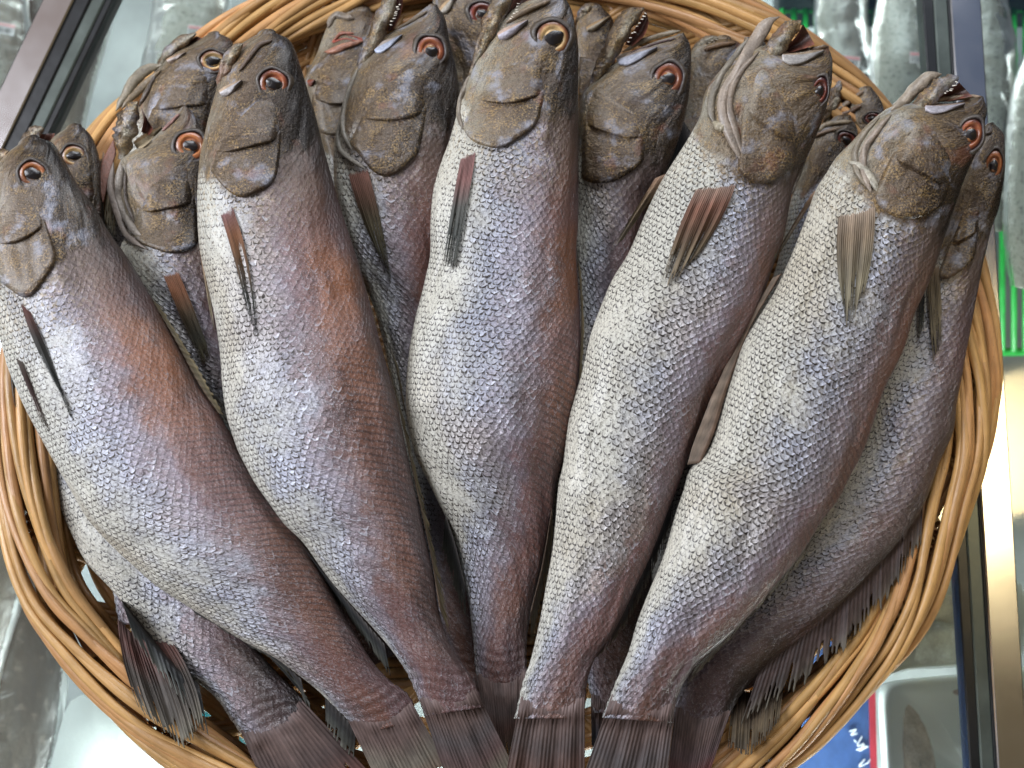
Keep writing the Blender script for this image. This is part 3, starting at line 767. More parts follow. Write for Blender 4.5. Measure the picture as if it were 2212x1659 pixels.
def bar(root, name, p0, p1, w0, w1, z, mat, dz=0):
    """long straight profile; p0, p1 give the run of its axis, w0..w1 the offset across it in layout pixels"""
    p0 = np.array(p0, float); p1 = np.array(p1, float); d = p1 - p0; d /= np.linalg.norm(d); n = np.array([-d[1], d[0]]);
    if n[0] < 0: n = -n
    g = Geo(); bev = min(3, (w1 - w0) * .15); zt = z
    prof = [(w0, zt - .012), (w0, zt - bev * PX), (w0 + bev, zt), (w1 - bev, zt), (w1, zt - bev * PX), (w1, zt - .012)]
    V = []
    for p in (p0, p1):
        for w, zz in prof: V.append(P(*(p + n * w), zt) * np.array([1, 1, 0]) + np.array([0, 0, zz]))
    k = len(prof); F = [[i, i + 1, k + i + 1, k + i] for i in range(k - 1)] + [[k - 1, 0, k, 2 * k - 1], list(range(k - 1, -1, -1)), list(range(k, 2 * k))]
    g.add(np.array(V), F); return g.build(name, mat, root, flat=True)
r = thing('counter_frame', 'brushed metal strip with dark rubber edge running down left of the basket', 'frame', (-.3, .1, .002))
A0, A1 = (262, -160), (-120, 640)
bar(r, 'metal_strip', A0, A1, -86, -25, .008, M_METAL)
bar(r, 'rubber_seal', A0, A1, -25, 8, .006, M_GASKET)
bar(r, 'profile', A0, A1, 8, 36, .0045, M_GREYBAR)
bar(r, 'outer_seal', A0, A1, 36, 52, .003, M_GASKET)
r = thing('counter_frame', 'long metal strip with black seals right of the basket, bright gold glare on it', 'frame', (.27, 0, .002))
A0, A1 = (2070, -250), (2212, 2050)
bar(r, 'outer_seal', A0, A1, -92, -68, .003, M_GASKET)
bar(r, 'profile', A0, A1, -68, -38, .0045, M_GREYBAR)
bar(r, 'rubber_seal', A0, A1, -38, -32, .006, M_GASKET)
bar(r, 'metal_strip', A0, A1, -32, 34, .008, M_METAL)

# goods below the glass -----------------------------------------------------------
def label_sticker(px, py, ang, z, f, w=40, h=24):
    ca, sa = math.cos(ang), math.sin(ang)
    def quad(x0, x1, y0, y1, zz):
        return [P(px + x * ca - y * sa, py + x * sa + y * ca, z + zz) for x, y in ((x0, y1), (x1, y1), (x1, y0), (x0, y0))]
    g = Geo()
    V = quad(-w / 2, w / 2, -h / 2, h / 2, 0) + quad(-w / 2, w / 2, -h / 2, h / 2, -.001)
    g.add(V, [[0, 1, 2, 3], [7, 6, 5, 4], [0, 4, 5, 1], [1, 5, 6, 2], [2, 6, 7, 3], [3, 7, 4, 0]])
    lab = g.build('price_sticker', M_LABEL, f.root, flat=True)
    g = Geo(); g.add(quad(-w / 2 + 1, w / 2 - 1, -h / 2 + 1, -h / 2 + 7, .0004), [[0, 1, 2, 3]]); g.build('pink_stripe', M_PINK, lab, flat=True)
    g = Geo(); x = -w / 2 + 4; rs = random.Random(int(px))
    while x < w / 2 - 5:
        ww = rs.choice([.7, 1.2, 1.8]); g.add(quad(x, x + ww, -h / 2 + 10, h / 2 - 3, .0005), [[0, 1, 2, 3]]); x += ww + rs.choice([1, 1.8, 2.4])
    g.build('print', M_INK, lab, flat=True)
def wrapped(label, L, R, z, shift=0, seed=1, stick=None, film=True):
    z = [v - .07 for v in z]
    c = P(L[0][0], L[0][1], min(z) - .02)
    root = thing('wrapped_fish', label, 'wrapped fish', c.tolist(), 'wrapped fish below the counter glass')
    f = loft(root, L, R, z, b=.5, shift=shift, sh=-1, var=(0, 0, seed), mat=M_PALE, ns=120, name='body')
    if film:
        L2 = [(a - 12, b) for a, b in L]; R2 = [(a + 12, b) for a, b in R]
        l = resample(L2, 60); r_ = resample(R2, 60); zz = np.interp(np.linspace(0, 1, 60), np.linspace(0, 1, len(z)), z)
        A = P(l[:, 0], l[:, 1], zz); B = P(r_[:, 0], r_[:, 1], zz); th = np.linspace(-.1, math.pi + .1, 24)
        hw = np.linalg.norm(B - A, axis=1) / 2
        V = ((A + B) / 2)[:, None] + ((B - A) / 2)[:, None] * np.cos(th)[None, :, None]
        V[..., 2] += hw[:, None] * .60 * np.sin(th)[None] + .002
        V[..., 2] += (fbm(np.arange(60)[:, None] * .7, np.arange(24)[None] * .35, seed) - .45) * .004
        mesh('cling_wrap', V.reshape(-1, 3), gridF(60, 24)[:, ::-1], M_FILM, root)
    if stick:
        for (x, y, a) in stick:
            loc, nr, i = hit(f, x, y); zz = (loc.z if loc else z[0] + .01) + .007
            label_sticker(x, y, a, zz, f)
    return f
Z1 = [-.06, -.06]
wrapped('pale wrapped fish in the top left corner under glass, pink striped sticker at its left', [(-70, -120), (-80, 60), (-60, 200), (-40, 300)], [(40, -120), (50, 0), (62, 130), (58, 220), (30, 300)], Z1, .1, 3, [(12, 62, .2)])
wrapped('wrapped fish under glass just left of the metal strip, sticker on its middle', [(145, -120), (120, 30), (80, 150), (62, 240), (58, 330), (66, 460)], [(250, -120), (235, 40), (205, 150), (180, 250), (165, 350), (160, 460)], [-.045, -.045], .08, 4, [(146, 90, .25)])
wrapped('dark brown wrapped fish between two paler ones in the top left corner', [(40, -120), (40, 40), (50, 130), (45, 230)], [(150, -120), (130, 30), (100, 120), (80, 230)], [-.085, -.085], -.45, 5)
wrapped('grey green wrapped fish under glass right of the left metal strip, above the basket rim', [(350, -120), (340, 40), (318, 150), (300, 260), (290, 420)], [(500, -120), (480, 60), (450, 200), (430, 420)], [-.05, -.05], .25, 6, [(425, 68, .12)])
wrapped('thick grey wrapped fish in the bottom left corner beside the white sheet', [(-120, 960), (-60, 1200), (-60, 1420), (-60, 1800)], [(20, 960), (75, 1180), (130, 1400), (125, 1560), (70, 1800)], [-.04, -.04], -.15, 7)
wrapped('grey wrapped fish at the left edge, half hidden behind the basket rim', [(-120, 1080), (-160, 1300), (-180, 1500)], [(30, 1080), (45, 1250), (-5, 1450), (-30, 1600)], [-.02, -.02], .2, 8)
wrapped('speckled wrapped fish just outside the upper right rim of the basket', [(1790, -160), (1768, 20), (1770, 80), (1765, 170), (1780, 300), (1800, 520)], [(1880, -160), (1862, 20), (1870, 90), (1885, 180), (1885, 300), (1890, 520)], [-.06, -.06], .0, 9, [(1838, 133, .1)])
wrapped('pale wrapped fish standing between the rim and the right metal strip, sticker near top', [(1935, -160), (1905, 0), (1888, 120), (1890, 220), (1920, 400), (1940, 700)], [(2010, -160), (1995, 10), (2010, 150), (2020, 300), (2040, 500), (2060, 700)], [-.05, -.05], .2, 10, [(1985, 125, .05)])
wrapped('pale speckled wrapped fish right of the right metal strip', [(2080, -160), (2085, 60), (2090, 200), (2100, 350), (2110, 500)], [(2150, -160), (2165, 20), (2182, 120), (2180, 300), (2165, 500)], [-.05, -.05], .25, 11)
wrapped('wrapped fish cut off by the right edge of the picture', [(2230, 100), (2195, 200), (2182, 320), (2178, 500), (2192, 620)], [(2330, 100), (2320, 300), (2310, 500), (2290, 640)], [-.035, -.035], .2, 12)

# green slatted crates
def crate(label, cx0, cx1, cy0, cy1, z, rim=True):
    z -= .05
    root = thing('slatted_crate', label, 'crate', P((cx0 + cx1) / 2, (cy0 + cy1) / 2, z).tolist(), 'green plastic crates under the glass')
    g = Geo(); x = cx0
    while x < cx1:
        a = P(x, cy0, z); b = P(x, cy1, z); tube(g, [a, (a + b) / 2, b], .0022, (0, 0, 0), m=8); x += 25
    g.build('slats', M_GREEN, root)
    for y in (cy0, cy0 + (cy1 - cy0) * .5, cy1):
        g = Geo(); a = P(cx0, y, z - .004); b = P(cx1, y, z - .004); tube(g, [a, (a + b) / 2, b], .003, (0, 0, 0), m=8)
        g.build('cross_bar', M_GREEN, root)
    if rim:
        g = Geo(); a = P(cx0, cy0, z); b = P(cx1, cy0, z)
        box(g, a[0], b[0], a[1], a[1] + .05, z - .03, z + .01)
        g.build('dark_rim', M_BLACKP, root)
crate('green slatted plastic crate under the glass at the top right', 1690, 2420, 20, 760, -.10)
crate('green slatted crate whose edge shows at the left of the picture', -200, 150, 240, 430, -.11, False)

# foam trays
def tray(label, pts, z, depth=.012, slab=None, content=None, film=True, rimw=.10, grp='white foam trays under the glass'):
    z -= .07
    q = resample(pts, 73, closed=True)[:-1]; c = q.mean(0)
    root = thing('foam_tray', label, 'tray', P(c[0], c[1], z - depth).tolist(), grp)
    g = Geo(); prof = [(1.0, -depth), (1.0, 0), (.985, .001), (1 - rimw * .5, .001), (1 - rimw, -.002), (1 - rimw * 1.8, -depth * .8), (.02, -depth * .85)]
    V = np.vstack([P(*(c + (q - c) * k).T, z) + np.array([0, 0, h]) for k, h in prof]); m = len(q)
    F = gridF(len(prof), m, True)[:, ::-1].tolist() + [[(len(prof) - 1) * m + k for k in range(m)]]
    g.add(V, F); g.build('tray', M_FOAM, root)
    if content:
        for nm, pp, colr, hh in content:
            w = resample(pp, 49, closed=True)[:-1]; cc = w.mean(0); g = Geo(); rr = np.linspace(1, .03, 10)
            V = np.vstack([P(*(cc + (w - cc) * k).T, z - depth * .8) + np.array([0, 0, 1]) * (hh * math.sqrt(max(0, 1 - k ** 2)) + (fbm(w[:, 0] * .05 * k, w[:, 1] * .05, 3) - .45)[:, None] * .003) for k in rr])
            cv = np.array(colr) * (.6 + .8 * fbm(V[:, 0] * 90, V[:, 1] * 60, 8))[:, None]
            g.add(V, gridF(10, 48, True)[:, ::-1].tolist() + [[9 * 48 + k for k in range(48)]][::1], cv); g.build(nm, M_FLESH, root)
    if film:
        rr = np.linspace(1.0, .02, 9)
        V = np.vstack([P(*(c + (q - c) * k).T, z) + np.array([0, 0, 1]) * (.0022 + .0012 * (fbm(q[:, 0] * .03 * k + 5, q[:, 1] * .09, 5) - .4))[:, None] for k in rr])
        mesh('cling_wrap', V, gridF(9, m, True)[:, ::-1].tolist() + [[8 * m + k for k in range(m)]], M_FILM, root)
    return root
tray('white foam tray in the bottom right corner with brown flesh under creased wrap', [(1905, 1500), (1925, 1478), (1970, 1468), (2180, 1452), (2300, 1460), (2300, 1900), (1930, 1900), (1912, 1660)], -.03, .007,
     content=[('fish_fillet', [(1955, 1530), (1980, 1535), (2010, 1600), (2025, 1690), (2010, 1760), (1970, 1760), (1950, 1640)], (.50, .38, .30), .004),
              ('fish_fillet', [(2050, 1490), (2200, 1480), (2200, 1530), (2120, 1515)], (.40, .28, .24), .004)])
tray('round shouldered white foam tray beside the lower right rim, half a white slab in it', [(1840, 1300), (1900, 1260), (2000, 1248), (2200, 1256), (2200, 1430), (2100, 1436), (1960, 1448), (1850, 1470)], -.05, .006,
     content=[('white_slab', [(1978, 1404), (1976, 1365), (1990, 1345), (2040, 1350), (2100, 1385), (2200, 1450), (2100, 1440), (1985, 1443)], (.95, .98, .97), .004),
              ('fish_fillet', [(1850, 1330), (1960, 1290), (2150, 1290), (2190, 1350), (2080, 1352), (1990, 1335), (1950, 1400), (1860, 1420)], (.50, .47, .42), .003)])
root = thing('ice_pack_sheet', 'bright white sheet under the glass at the bottom left', 'sheet', P(230, 1600, -.10).tolist())
g = Geo(); w = resample([(150, 1515), (200, 1508), (290, 1525), (480, 1640), (520, 1900), (60, 1900), (110, 1640)], 61, True)[:-1]; c = w.mean(0)
V = np.vstack([P(*(c + (w - c) * k).T, -.10) + np.array([0, 0, 1]) * h for k, h in ((1, -.010), (1, -.002), (.98, 0), (.5, .001), (.02, .001))])
g.add(V, gridF(5, 60, True)[:, ::-1].tolist() + [[240 + k for k in range(60)]]); g.build('sheet', M_FOAM, root)
M_TEAL = simple('teal_plastic', (.03, .22, .26), .3)
for nm, pts, lb in (('plastic_bag', [(55, 1560), (110, 1540), (105, 1620), (60, 1700), (40, 1640)], 'teal plastic bag scrap between the bottom left fish and the white sheet'),
                    ('plastic_bag', [(420, 1530), (480, 1560), (560, 1680), (420, 1680)], 'teal plastic scrap seen through the basket weave at the bottom left'),):
    w = resample(pts, 41, True)[:-1]; c = w.mean(0); g = Geo()
    V = np.vstack([P(*(c + (w - c) * k).T, -.13) + np.array([0, 0, 1]) * h for k, h in ((1, -.012), (1, 0), (.7, .003), (.02, .002))])
    g.add(V, gridF(4, 40, True)[:, ::-1].tolist() + [[120 + k for k in range(40)]]); tag(g.build(nm, M_TEAL), lb, 'bag')
M_BLUE = simple('blue_card', (.03, .07, .20), .4, 0, 90, .2); M_RED = simple('red_edge', (.35, .03, .05), .4)
root = thing('price_card', 'blue card strip with red edge and white scribbles below the lower right rim', 'card', P(1850, 1600, -.12).tolist())
def flat(name, pts, z, mat, par, th=.0012):
    z -= .07
    t_ = np.array([P(x, y, z) for x, y in pts]); b_ = t_ - np.array([0, 0, th]); n = len(pts); g = Geo()
    g.add(np.vstack([t_, b_]), [list(range(n)), list(range(2 * n - 1, n - 1, -1))] + [[i, n + i, n + (i + 1) % n, (i + 1) % n] for i in range(n)]); return g.build(name, mat, par, flat=True)
bc = flat('card', [(1560, 1900), (1895, 1900), (1876, 1200), (1520, 1200)][::1], -.05, M_BLUE, root)
flat('red_edge', [(1886, 1900), (1900, 1900), (1885, 1200), (1871, 1200)], -.0485, M_RED, root)
M_WHITE = simple('white_marks', (.8, .84, .88), .4)
g = Geo()
for st_ in ([(1835, 1580), (1850, 1575), (1838, 1588), (1852, 1584)], [(1862, 1590), (1852, 1612), (1868, 1606), (1856, 1622), (1876, 1612)], [(1850, 1620), (1872, 1612)], [(1868, 1640), (1856, 1655), (1874, 1648), (1880, 1640)], [(1845, 1598), (1850, 1604)]):
    q = resample([(x, y) for x, y in st_], 20); tube(g, P(q[:, 0], q[:, 1], -.1182), .00045, (0, 0, 0), m=6)
g.build('white_scribble', M_WHITE, root)

# ================================================================== BASKET
OUT = [(547, 0), (433, 70), (300, 175), (187, 287), (80, 450), (14, 680), (-8, 880), (0, 1106), (43, 1293), (125, 1420), (233, 1549), (350, 1653), (560, 1790), (800, 1880), (1050, 1905),
       (1300, 1870), (1530, 1780), (1718, 1653), (1808, 1573), (1885, 1496), (1965, 1405), (2030, 1290), (2095, 1106), (2140, 980), (2156, 850), (2156, 770), (2145, 660), (2112, 530),
       (2055, 410), (1985, 303), (1922, 227), (1860, 165), (1792, 110), (1735, 63), (1648, 7), (1500, -70), (1300, -125), (1090, -140), (850, -115), (680, -60)]
OC = resample(OUT, 1441, closed=True); BC = np.array([1075.0, 870.0])
NTH = 1440
def rimpt(th, dr, z):
    """th in turns 0..1 along the rim, dr inward in layout px, z height"""
    k = (np.asarray(th) % 1) * NTH; o = np.stack([np.interp(k, np.arange(NTH + 1), OC[:, i]) for i in (0, 1)], -1)
    d = BC - o; d /= np.linalg.norm(d, axis=-1)[..., None]
    q = o + d * np.asarray(dr)[..., None]; return P(q[..., 0], q[..., 1], z)
def bpt(th, k, z):
    kk = (np.asarray(th) % 1) * NTH; o = np.stack([np.interp(kk, np.arange(NTH + 1), OC[:, i]) for i in (0, 1)], -1)
    q = BC + (o - BC) * np.asarray(k)[..., None]; return P(q[..., 0], q[..., 1], z)
bk = thing('wicker_basket', 'round shallow wicker basket of golden cane holding the dried fish', 'basket', (0, 0, 0))
rs = np.random.RandomState(4)
def cane(rs, dim=1.0):
    c = np.array([.46, .255, .098]) * (.78 + .42 * rs.rand()) * dim; c[1] *= .93 + .14 * rs.rand(); return c
def RZ(th):
    k = (np.asarray(th) % 1) * NTH; y = np.interp(k, np.arange(NTH + 1), OC[:, 1]); return .036 + .018 * sstep(250, 750, y)
g = Geo(); NC = 22; th = np.linspace(0, 1, 700)
for i in range(NC):
    ph = 2 * math.pi * i / NC; kk = 3
    an = 2 * math.pi * kk * th + ph + .25 * np.sin(2 * math.pi * (th * 3 + rs.rand()))
    w = 50 + 7 * np.sin(2 * math.pi * (2 * th + rs.rand())); 
    dr = 60 - w * np.cos(an) + 3 * np.sin(2 * math.pi * (th * 11 + rs.rand()))
    z = RZ(th) + .0095 * np.sin(an) + .0012 * np.sin(2 * math.pi * (th * 9 + rs.rand()))
    rad = .0026 * (.88 + .25 * rs.rand()) * (1 + .07 * np.sin(2 * math.pi * (th * 23 + rs.rand())))
    tube(g, rimpt(th, dr, z), rad, cane(rs), m=9, caps=False)
g.build('rim', M_CANE, bk)
# wall: groups of canes slanting both ways down to the base
def wall(sgn, zoff, name, n=34, dim=.9):
    g = Geo(); t = np.linspace(0, 1, 40)
    for j in range(n):
        for c in (-1.5, -.5, .5, 1.5):
            th = j / n + sgn * (.058 * t) + c * .0032 * (1 - .25 * t) + rs.randn() * .0002
            k = .945 - .36 * t ** 1.05; z = (RZ(th) - .002) - (RZ(th) - .012) * np.sin(t * math.pi / 2) ** .8 + zoff + .0012 * np.sin(t * 26 + (j % 2) * math.pi)
            tube(g, bpt(th, k, z), .0021 * (.85 + .3 * rs.rand()), cane(rs, dim), m=8, caps=False)
    g.build(name, M_CANE, bk)
wall(1, .002, 'slanting_canes'); wall(-1, -.002, 'crossing_canes')
g = Geo()
for lvl in (.90, .85, .80, .75, .70):
    for c in range(3):
        t = np.linspace(0, 1, 500); k = lvl - c * .0115 + 0 * t; tt = (.945 - lvl) / .36
        z = (RZ(t) - .002) - (RZ(t) - .012) * math.sin(min(1, tt) * math.pi / 2) ** .8 + .003 * np.sin(2 * math.pi * 34 * t + c * .3) + .001
        tube(g, bpt(t, k + .002 * np.sin(2 * math.pi * 17 * t + c), z), .0021, cane(rs, .9), m=8, caps=False)
for c in range(22):
    k0 = .915 - c * .0125; t = np.linspace(-.20, .17, 260); tt = (.945 - k0) / .36
    z = (RZ(t) - .002) - (RZ(t) - .012) * math.sin(min(1, tt) * math.pi / 2) ** .8 + .0025 * np.sin(2 * math.pi * 34 * t + (c % 2) * math.pi) - .0015
    tube(g, bpt(t, k0 + .001 * np.sin(2 * math.pi * 29 * t + c), z), .0020 * (.85 + .3 * rs.rand()), cane(rs, .9), m=8, caps=False)
g.build('hoop_canes', M_CANE, bk)
g = Geo()
for c in range(54):
    x = -.162 + c * .0061; a = np.array([x, -.17, .008]); b_ = np.array([x, .17, .008]); tube(g, [a, (a + b_) / 2, b_], .003, cane(rs, .8), m=8)
    a = np.array([-.17, x, .0125]); b_ = np.array([.17, x, .0125]); tube(g, [a, (a + b_) / 2, b_], .003, cane(rs, .8), m=8)
g.build('base_canes', M_CANE, bk)
# ================================================================== FISH, from the bottom of the heap to the top
# ---- far back
f = fish('N', 'small dull head squeezed right behind the centre fish, mouth to the right', [(1266, 14), (1246, 50), (1243, 100), (1248, 160), (1255, 260), (1262, 380)], [(1300, 16), (1325, 45), (1330, 110), (1325, 200), (1320, 300), (1320, 380)], [.045, .04], var=(.2, .05, 2.1), sh=.75)
jaw(f, [(1278, 12, 8), (1262, 26, 13), (1250, 60, 12)], teeth=None, mouth=[[(1275, 22), (1270, 45)], [(1305, 22), (1320, 45)]])
maxilla(f, 1268, 62, 1318, 34, 10, (.30, .25, .18))
f = fish('O', 'brown head with dark toothed mouth between the two right hand open jawed fish', [(1548, 84), (1510, 96), (1488, 128), (1486, 180), (1465, 260), (1445, 330), (1420, 450)], [(1580, 84), (1600, 98), (1602, 150), (1592, 220), (1570, 300), (1550, 400), (1520, 500)], [.048, .04], var=(.25, .05, 4.4), sh=.6)
jaw(f, [(1552, 80, 6), (1530, 86, 9), (1508, 100, 10), (1492, 122, 9)], .002, teeth=[(1522, 99), (1535, 92), (1550, 86)], cols=((.14, .10, .06), (.22, .15, .09), (.2, .15, .1)), mouth=[[(1512, 104), (1535, 90), (1552, 82)], [(1520, 112), (1545, 100), (1565, 90)]], side=-.6, tz=.008)
folds(f, [([(1520, 108, 5), (1550, 98, 6), (1590, 92, 4)], (.26, .16, .09)), ([(1492, 130, 5), (1475, 190, 5), (1455, 260, 4)], (.3, .25, .2))])
f = fish('L', 'head with dark red eye behind the two centre fish, top of the picture', [(958, -30), (935, -5), (945, 60), (968, 120), (980, 200), (985, 300), (990, 420)], [(1075, -40), (1108, 0), (1118, 60), (1118, 120), (1115, 200), (1110, 300), (1105, 420)], [.045, .04], var=(.15, .08, 5.3), sh=.7)
eye(f, 1043, 31, 30, 26, 'dark', .2)
maxilla(f, 950, 25, 985, -14, 12, (.42, .38, .32))
f = fish('J', 'head with red gaping mouth between the two left hand front fish', [(748, 24), (718, 38), (700, 75), (686, 112), (668, 150), (655, 178), (658, 220), (680, 280), (700, 350), (720, 450), (740, 560)], [(800, 24), (830, 50), (840, 110), (845, 200), (850, 300), (855, 400), (860, 560)], [.042, .036], var=(.3, .03, 6.2), sh=.62)
gills(f, gill=[(668, 262), (690, 283), (720, 290), (760, 285), (800, 270)], preop=[(665, 205), (690, 212), (716, 220), (745, 218), (790, 205)])
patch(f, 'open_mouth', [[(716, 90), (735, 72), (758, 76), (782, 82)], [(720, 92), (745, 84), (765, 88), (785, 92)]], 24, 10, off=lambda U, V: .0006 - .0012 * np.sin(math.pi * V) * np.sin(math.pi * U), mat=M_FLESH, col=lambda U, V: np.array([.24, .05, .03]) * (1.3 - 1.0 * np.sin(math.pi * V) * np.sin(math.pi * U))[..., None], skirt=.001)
folds(f, [([(700, 112, 4), (720, 110, 8), (750, 98, 7), (785, 88, 4)], (.48, .22, .14)), ([(722, 86, 3), (738, 72, 4), (765, 72, 3)], (.35, .12, .07)), ([(708, 60, 6), (725, 34, 10), (765, 40, 9)], (.26, .21, .16))])
maxilla(f, 664, 178, 680, 172, 9, (.22, .08, .06))
f = fish('P2', 'topmost of the small heads squeezed between the two right front fish', [(1852, 198), (1838, 222), (1836, 250), (1845, 300), (1850, 420)], [(1884, 192), (1900, 215), (1910, 250), (1915, 320), (1910, 420)], [.045, .04], var=(.25, .12, 7.7), sh=.7)
jaw(f, [(1815, 174, 9), (1806, 200, 13), (1795, 235, 15), (1785, 265, 12)], .0, teeth=None, cols=((.22, .16, .10), (.30, .22, .14), (.24, .18, .12)), mouth=[[(1818, 182), (1815, 215), (1806, 245)], [(1850, 200), (1842, 225), (1830, 252)]])
folds(f, [([(1806, 240, 5), (1830, 222, 6), (1866, 196, 5)], (.34, .24, .16)), ([(1812, 250, 5), (1838, 240, 6), (1862, 226, 4)], (.22, .13, .08))])
eye(f, 1884, 256, 16, 13, 'dark')
f = fish('P1', 'shadowed brown fish with pale lips wedged between the two right front fish', [(1798, 258), (1768, 278), (1745, 305), (1732, 340), (1722, 390), (1705, 450), (1690, 530), (1650, 650), (1560, 800), (1450, 950), (1395, 1120), (1410, 1280), (1530, 1420), (1580, 1500)],
         [(1838, 255), (1850, 275), (1850, 310), (1825, 360), (1800, 410), (1790, 480), (1780, 560), (1760, 680), (1720, 820), (1700, 950), (1700, 1120), (1706, 1280), (1702, 1400), (1694, 1462)], [.046, .044, .03, .042], var=(.3, .10, 8.8), sh=.14, b=.5)
folds(f, [([(1762, 285, 6), (1790, 268, 6), (1842, 262, 4)], (.42, .33, .22)), ([(1756, 296, 4), (1785, 284, 4), (1815, 276, 3)], (.30, .20, .13)), ([(1738, 330, 5), (1725, 380, 5), (1710, 420, 4)], (.2, .16, .12))])
eye(f, 1828, 303, 22, 18, 'dark', .5)
fin(f, 'tail_fin', [(1582, 1500), (1640, 1490), (1696, 1458)], [(1572, 1618), (1622, 1628), (1682, 1560)], [(.08, .05, .035), (.06, .04, .025), (.10, .075, .045), (.05, .04, .03)], nr=18, z=(.050, .074), seed=12, off=.002, rh=.0012, nt=34, split=.4, body=False)

# ---- left back
f = fish('G', 'grey brown fish at the back left with yellow eye, near the top of the rim', [(446, 76), (412, 96), (375, 112), (352, 138), (332, 160), (312, 200), (300, 240), (290, 290), (270, 350), (240, 450), (215, 560), (200, 700), (190, 850), (190, 1000), (210, 1130), (240, 1260), (256, 1350)],
         [(474, 73), (497, 84), (506, 105), (505, 140), (492, 180), (478, 240), (465, 300), (450, 380), (420, 470), (390, 580), (370, 700), (350, 850), (335, 1000), (325, 1130), (330, 1260), (338, 1345)], [.056, .05, .034, .036, .050], var=(.1, .02, 9.1), sh=.2, b=.5)
gills(f, gill=[(300, 285), (330, 300), (370, 305), (410, 300), (450, 290)], preop=[(318, 237), (345, 232), (380, 226), (420, 222), (465, 220)])
eye(f, 460, 132, 27, 22, 'gold', -.1, pup=.5)
jaw(f, [(424, 72, 6), (402, 84, 11), (378, 100, 13), (352, 128, 12), (330, 155, 10)], .001, teeth=None, mouth=[[(385, 106), (405, 90), (424, 78)], [(395, 112), (418, 98), (436, 82)]], side=1, tz=.007)
maxilla(f, 360, 130, 400, 112, 7, (.42, .36, .33))
folds(f, [([(350, 140, 5), (315, 152, 13), (290, 175, 14), (265, 215, 10), (250, 240, 4)], (.33, .28, .20)), ([(348, 150, 4), (318, 178, 9), (290, 205, 9), (262, 235, 5)], (.27, .20, .12)), ([(340, 150, 3), (322, 190, 5), (300, 230, 4)], (.10, .07, .05))])
fin(f, 'pectoral_fin', [(222, 330), (244, 345)], [(208, 470), (238, 510)], PECL, nr=7, z=(.050, .052), seed=2, body=False)
fin(f, 'tail_fin', [(256, 1340), (300, 1375), (338, 1345)], [(300, 1530), (395, 1612), (440, 1560)], [(.11, .07, .065), (.12, .055, .045), (.045, .035, .028), (.06, .05, .04), (.13, .12, .09)], nr=22, z=(.052, .074), seed=3, off=.002, rh=.0010, nt=40, mid=[(258, 1430), (330, 1480), (425, 1440)], split=.3, body=False)

f = fish('I', 'bluish fish under the leftmost front fish, yellow eye, tail toward bottom left', [(142, 278), (112, 300), (97, 340), (90, 420), (80, 520), (62, 620), (42, 700), (35, 780), (46, 870), (70, 950), (100, 1020), (125, 1080), (150, 1140), (190, 1212), (228, 1256), (285, 1325), (345, 1400), (410, 1460), (465, 1505), (500, 1556), (543, 1619)],
         [(176, 273), (194, 290), (209, 320), (218, 370), (222, 430), (230, 520), (238, 620), (240, 720), (240, 800), (250, 880), (275, 960), (315, 1040), (360, 1120), (410, 1200), (460, 1275), (515, 1350), (560, 1410), (600, 1455), (636, 1490), (660, 1520), (672, 1548)], [.062, .05, .046, .05, .056], var=(.0, .02, 10.4), sh=.2, shift=.05, b=.52)
eye(f, 160, 337, 25, 22, 'gold', 0, pup=.5)
jaw(f, [(94, 277, 8), (78, 285, 13), (62, 300, 13), (48, 330, 12)], -.001, cols=((.15, .06, .04), (.17, .10, .07), (.15, .12, .1)), teeth=None, mouth=[[(84, 290), (75, 315)], [(118, 288), (112, 315)]])
gills(f, gill=[(100, 480), (130, 510), (170, 515), (210, 490)], preop=[(105, 430), (140, 440), (180, 435), (215, 420)])
fin(f, 'anal_fin', [(262, 1296), (345, 1395), (430, 1478)], [(292, 1385), (385, 1505), (452, 1592)], DARKF, nr=12, z=(.064, .070), seed=4, split=.5)
fin(f, 'dorsal_fin', [(560, 1395), (610, 1450), (650, 1495)], [(610, 1440), (660, 1500), (672, 1535)], DARKF, nr=8, z=(.058, .058), seed=5)
tail(f, [(590, 1740), (700, 1760), (830, 1700)], [(.10, .07, .065), (.12, .06, .05), (.085, .05, .04)], z=(.056, .056), seed=6)

f = fish('H', 'fish with wide open jaw and bent gill flap between the two left front fish', [(388, 237), (345, 286), (315, 312), (290, 326), (262, 350), (258, 400), (272, 450), (278, 500), (262, 545), (285, 610), (330, 690), (390, 790), (450, 870), (520, 960), (600, 1060), (650, 1190), (690, 1320), (745, 1470)],
         [(404, 231), (422, 253), (436, 290), (445, 340), (452, 400), (460, 480), (480, 560), (500, 650), (540, 750), (590, 850), (640, 950), (700, 1020), (760, 1110), (840, 1240), (900, 1390)], [.070, .066, .046, .036, .034], var=(.2, 0, 11.2), sh=.235, b=.5)
gills(f, gill=[(278, 498), (300, 522), (333, 536), (366, 545), (394, 542), (418, 530), (436, 512)], preop=[(290, 448), (318, 452), (350, 446), (385, 438), (432, 428)])
eye(f, 412, 315, 31, 29, 'orange', .3, pup=.42)
jaw(f, [(297, 219, 9), (284, 238, 18), (274, 265, 23), (268, 300, 22), (258, 340, 18)], .004, cols=((.20, .14, .09), (.36, .31, .24), (.30, .25, .19)), teeth=None, mouth=[[(305, 232), (310, 258), (305, 285)], [(322, 265), (330, 278), (322, 292)]], side=1)
maxilla(f, 290, 312, 348, 274, 15, (.40, .32, .20))
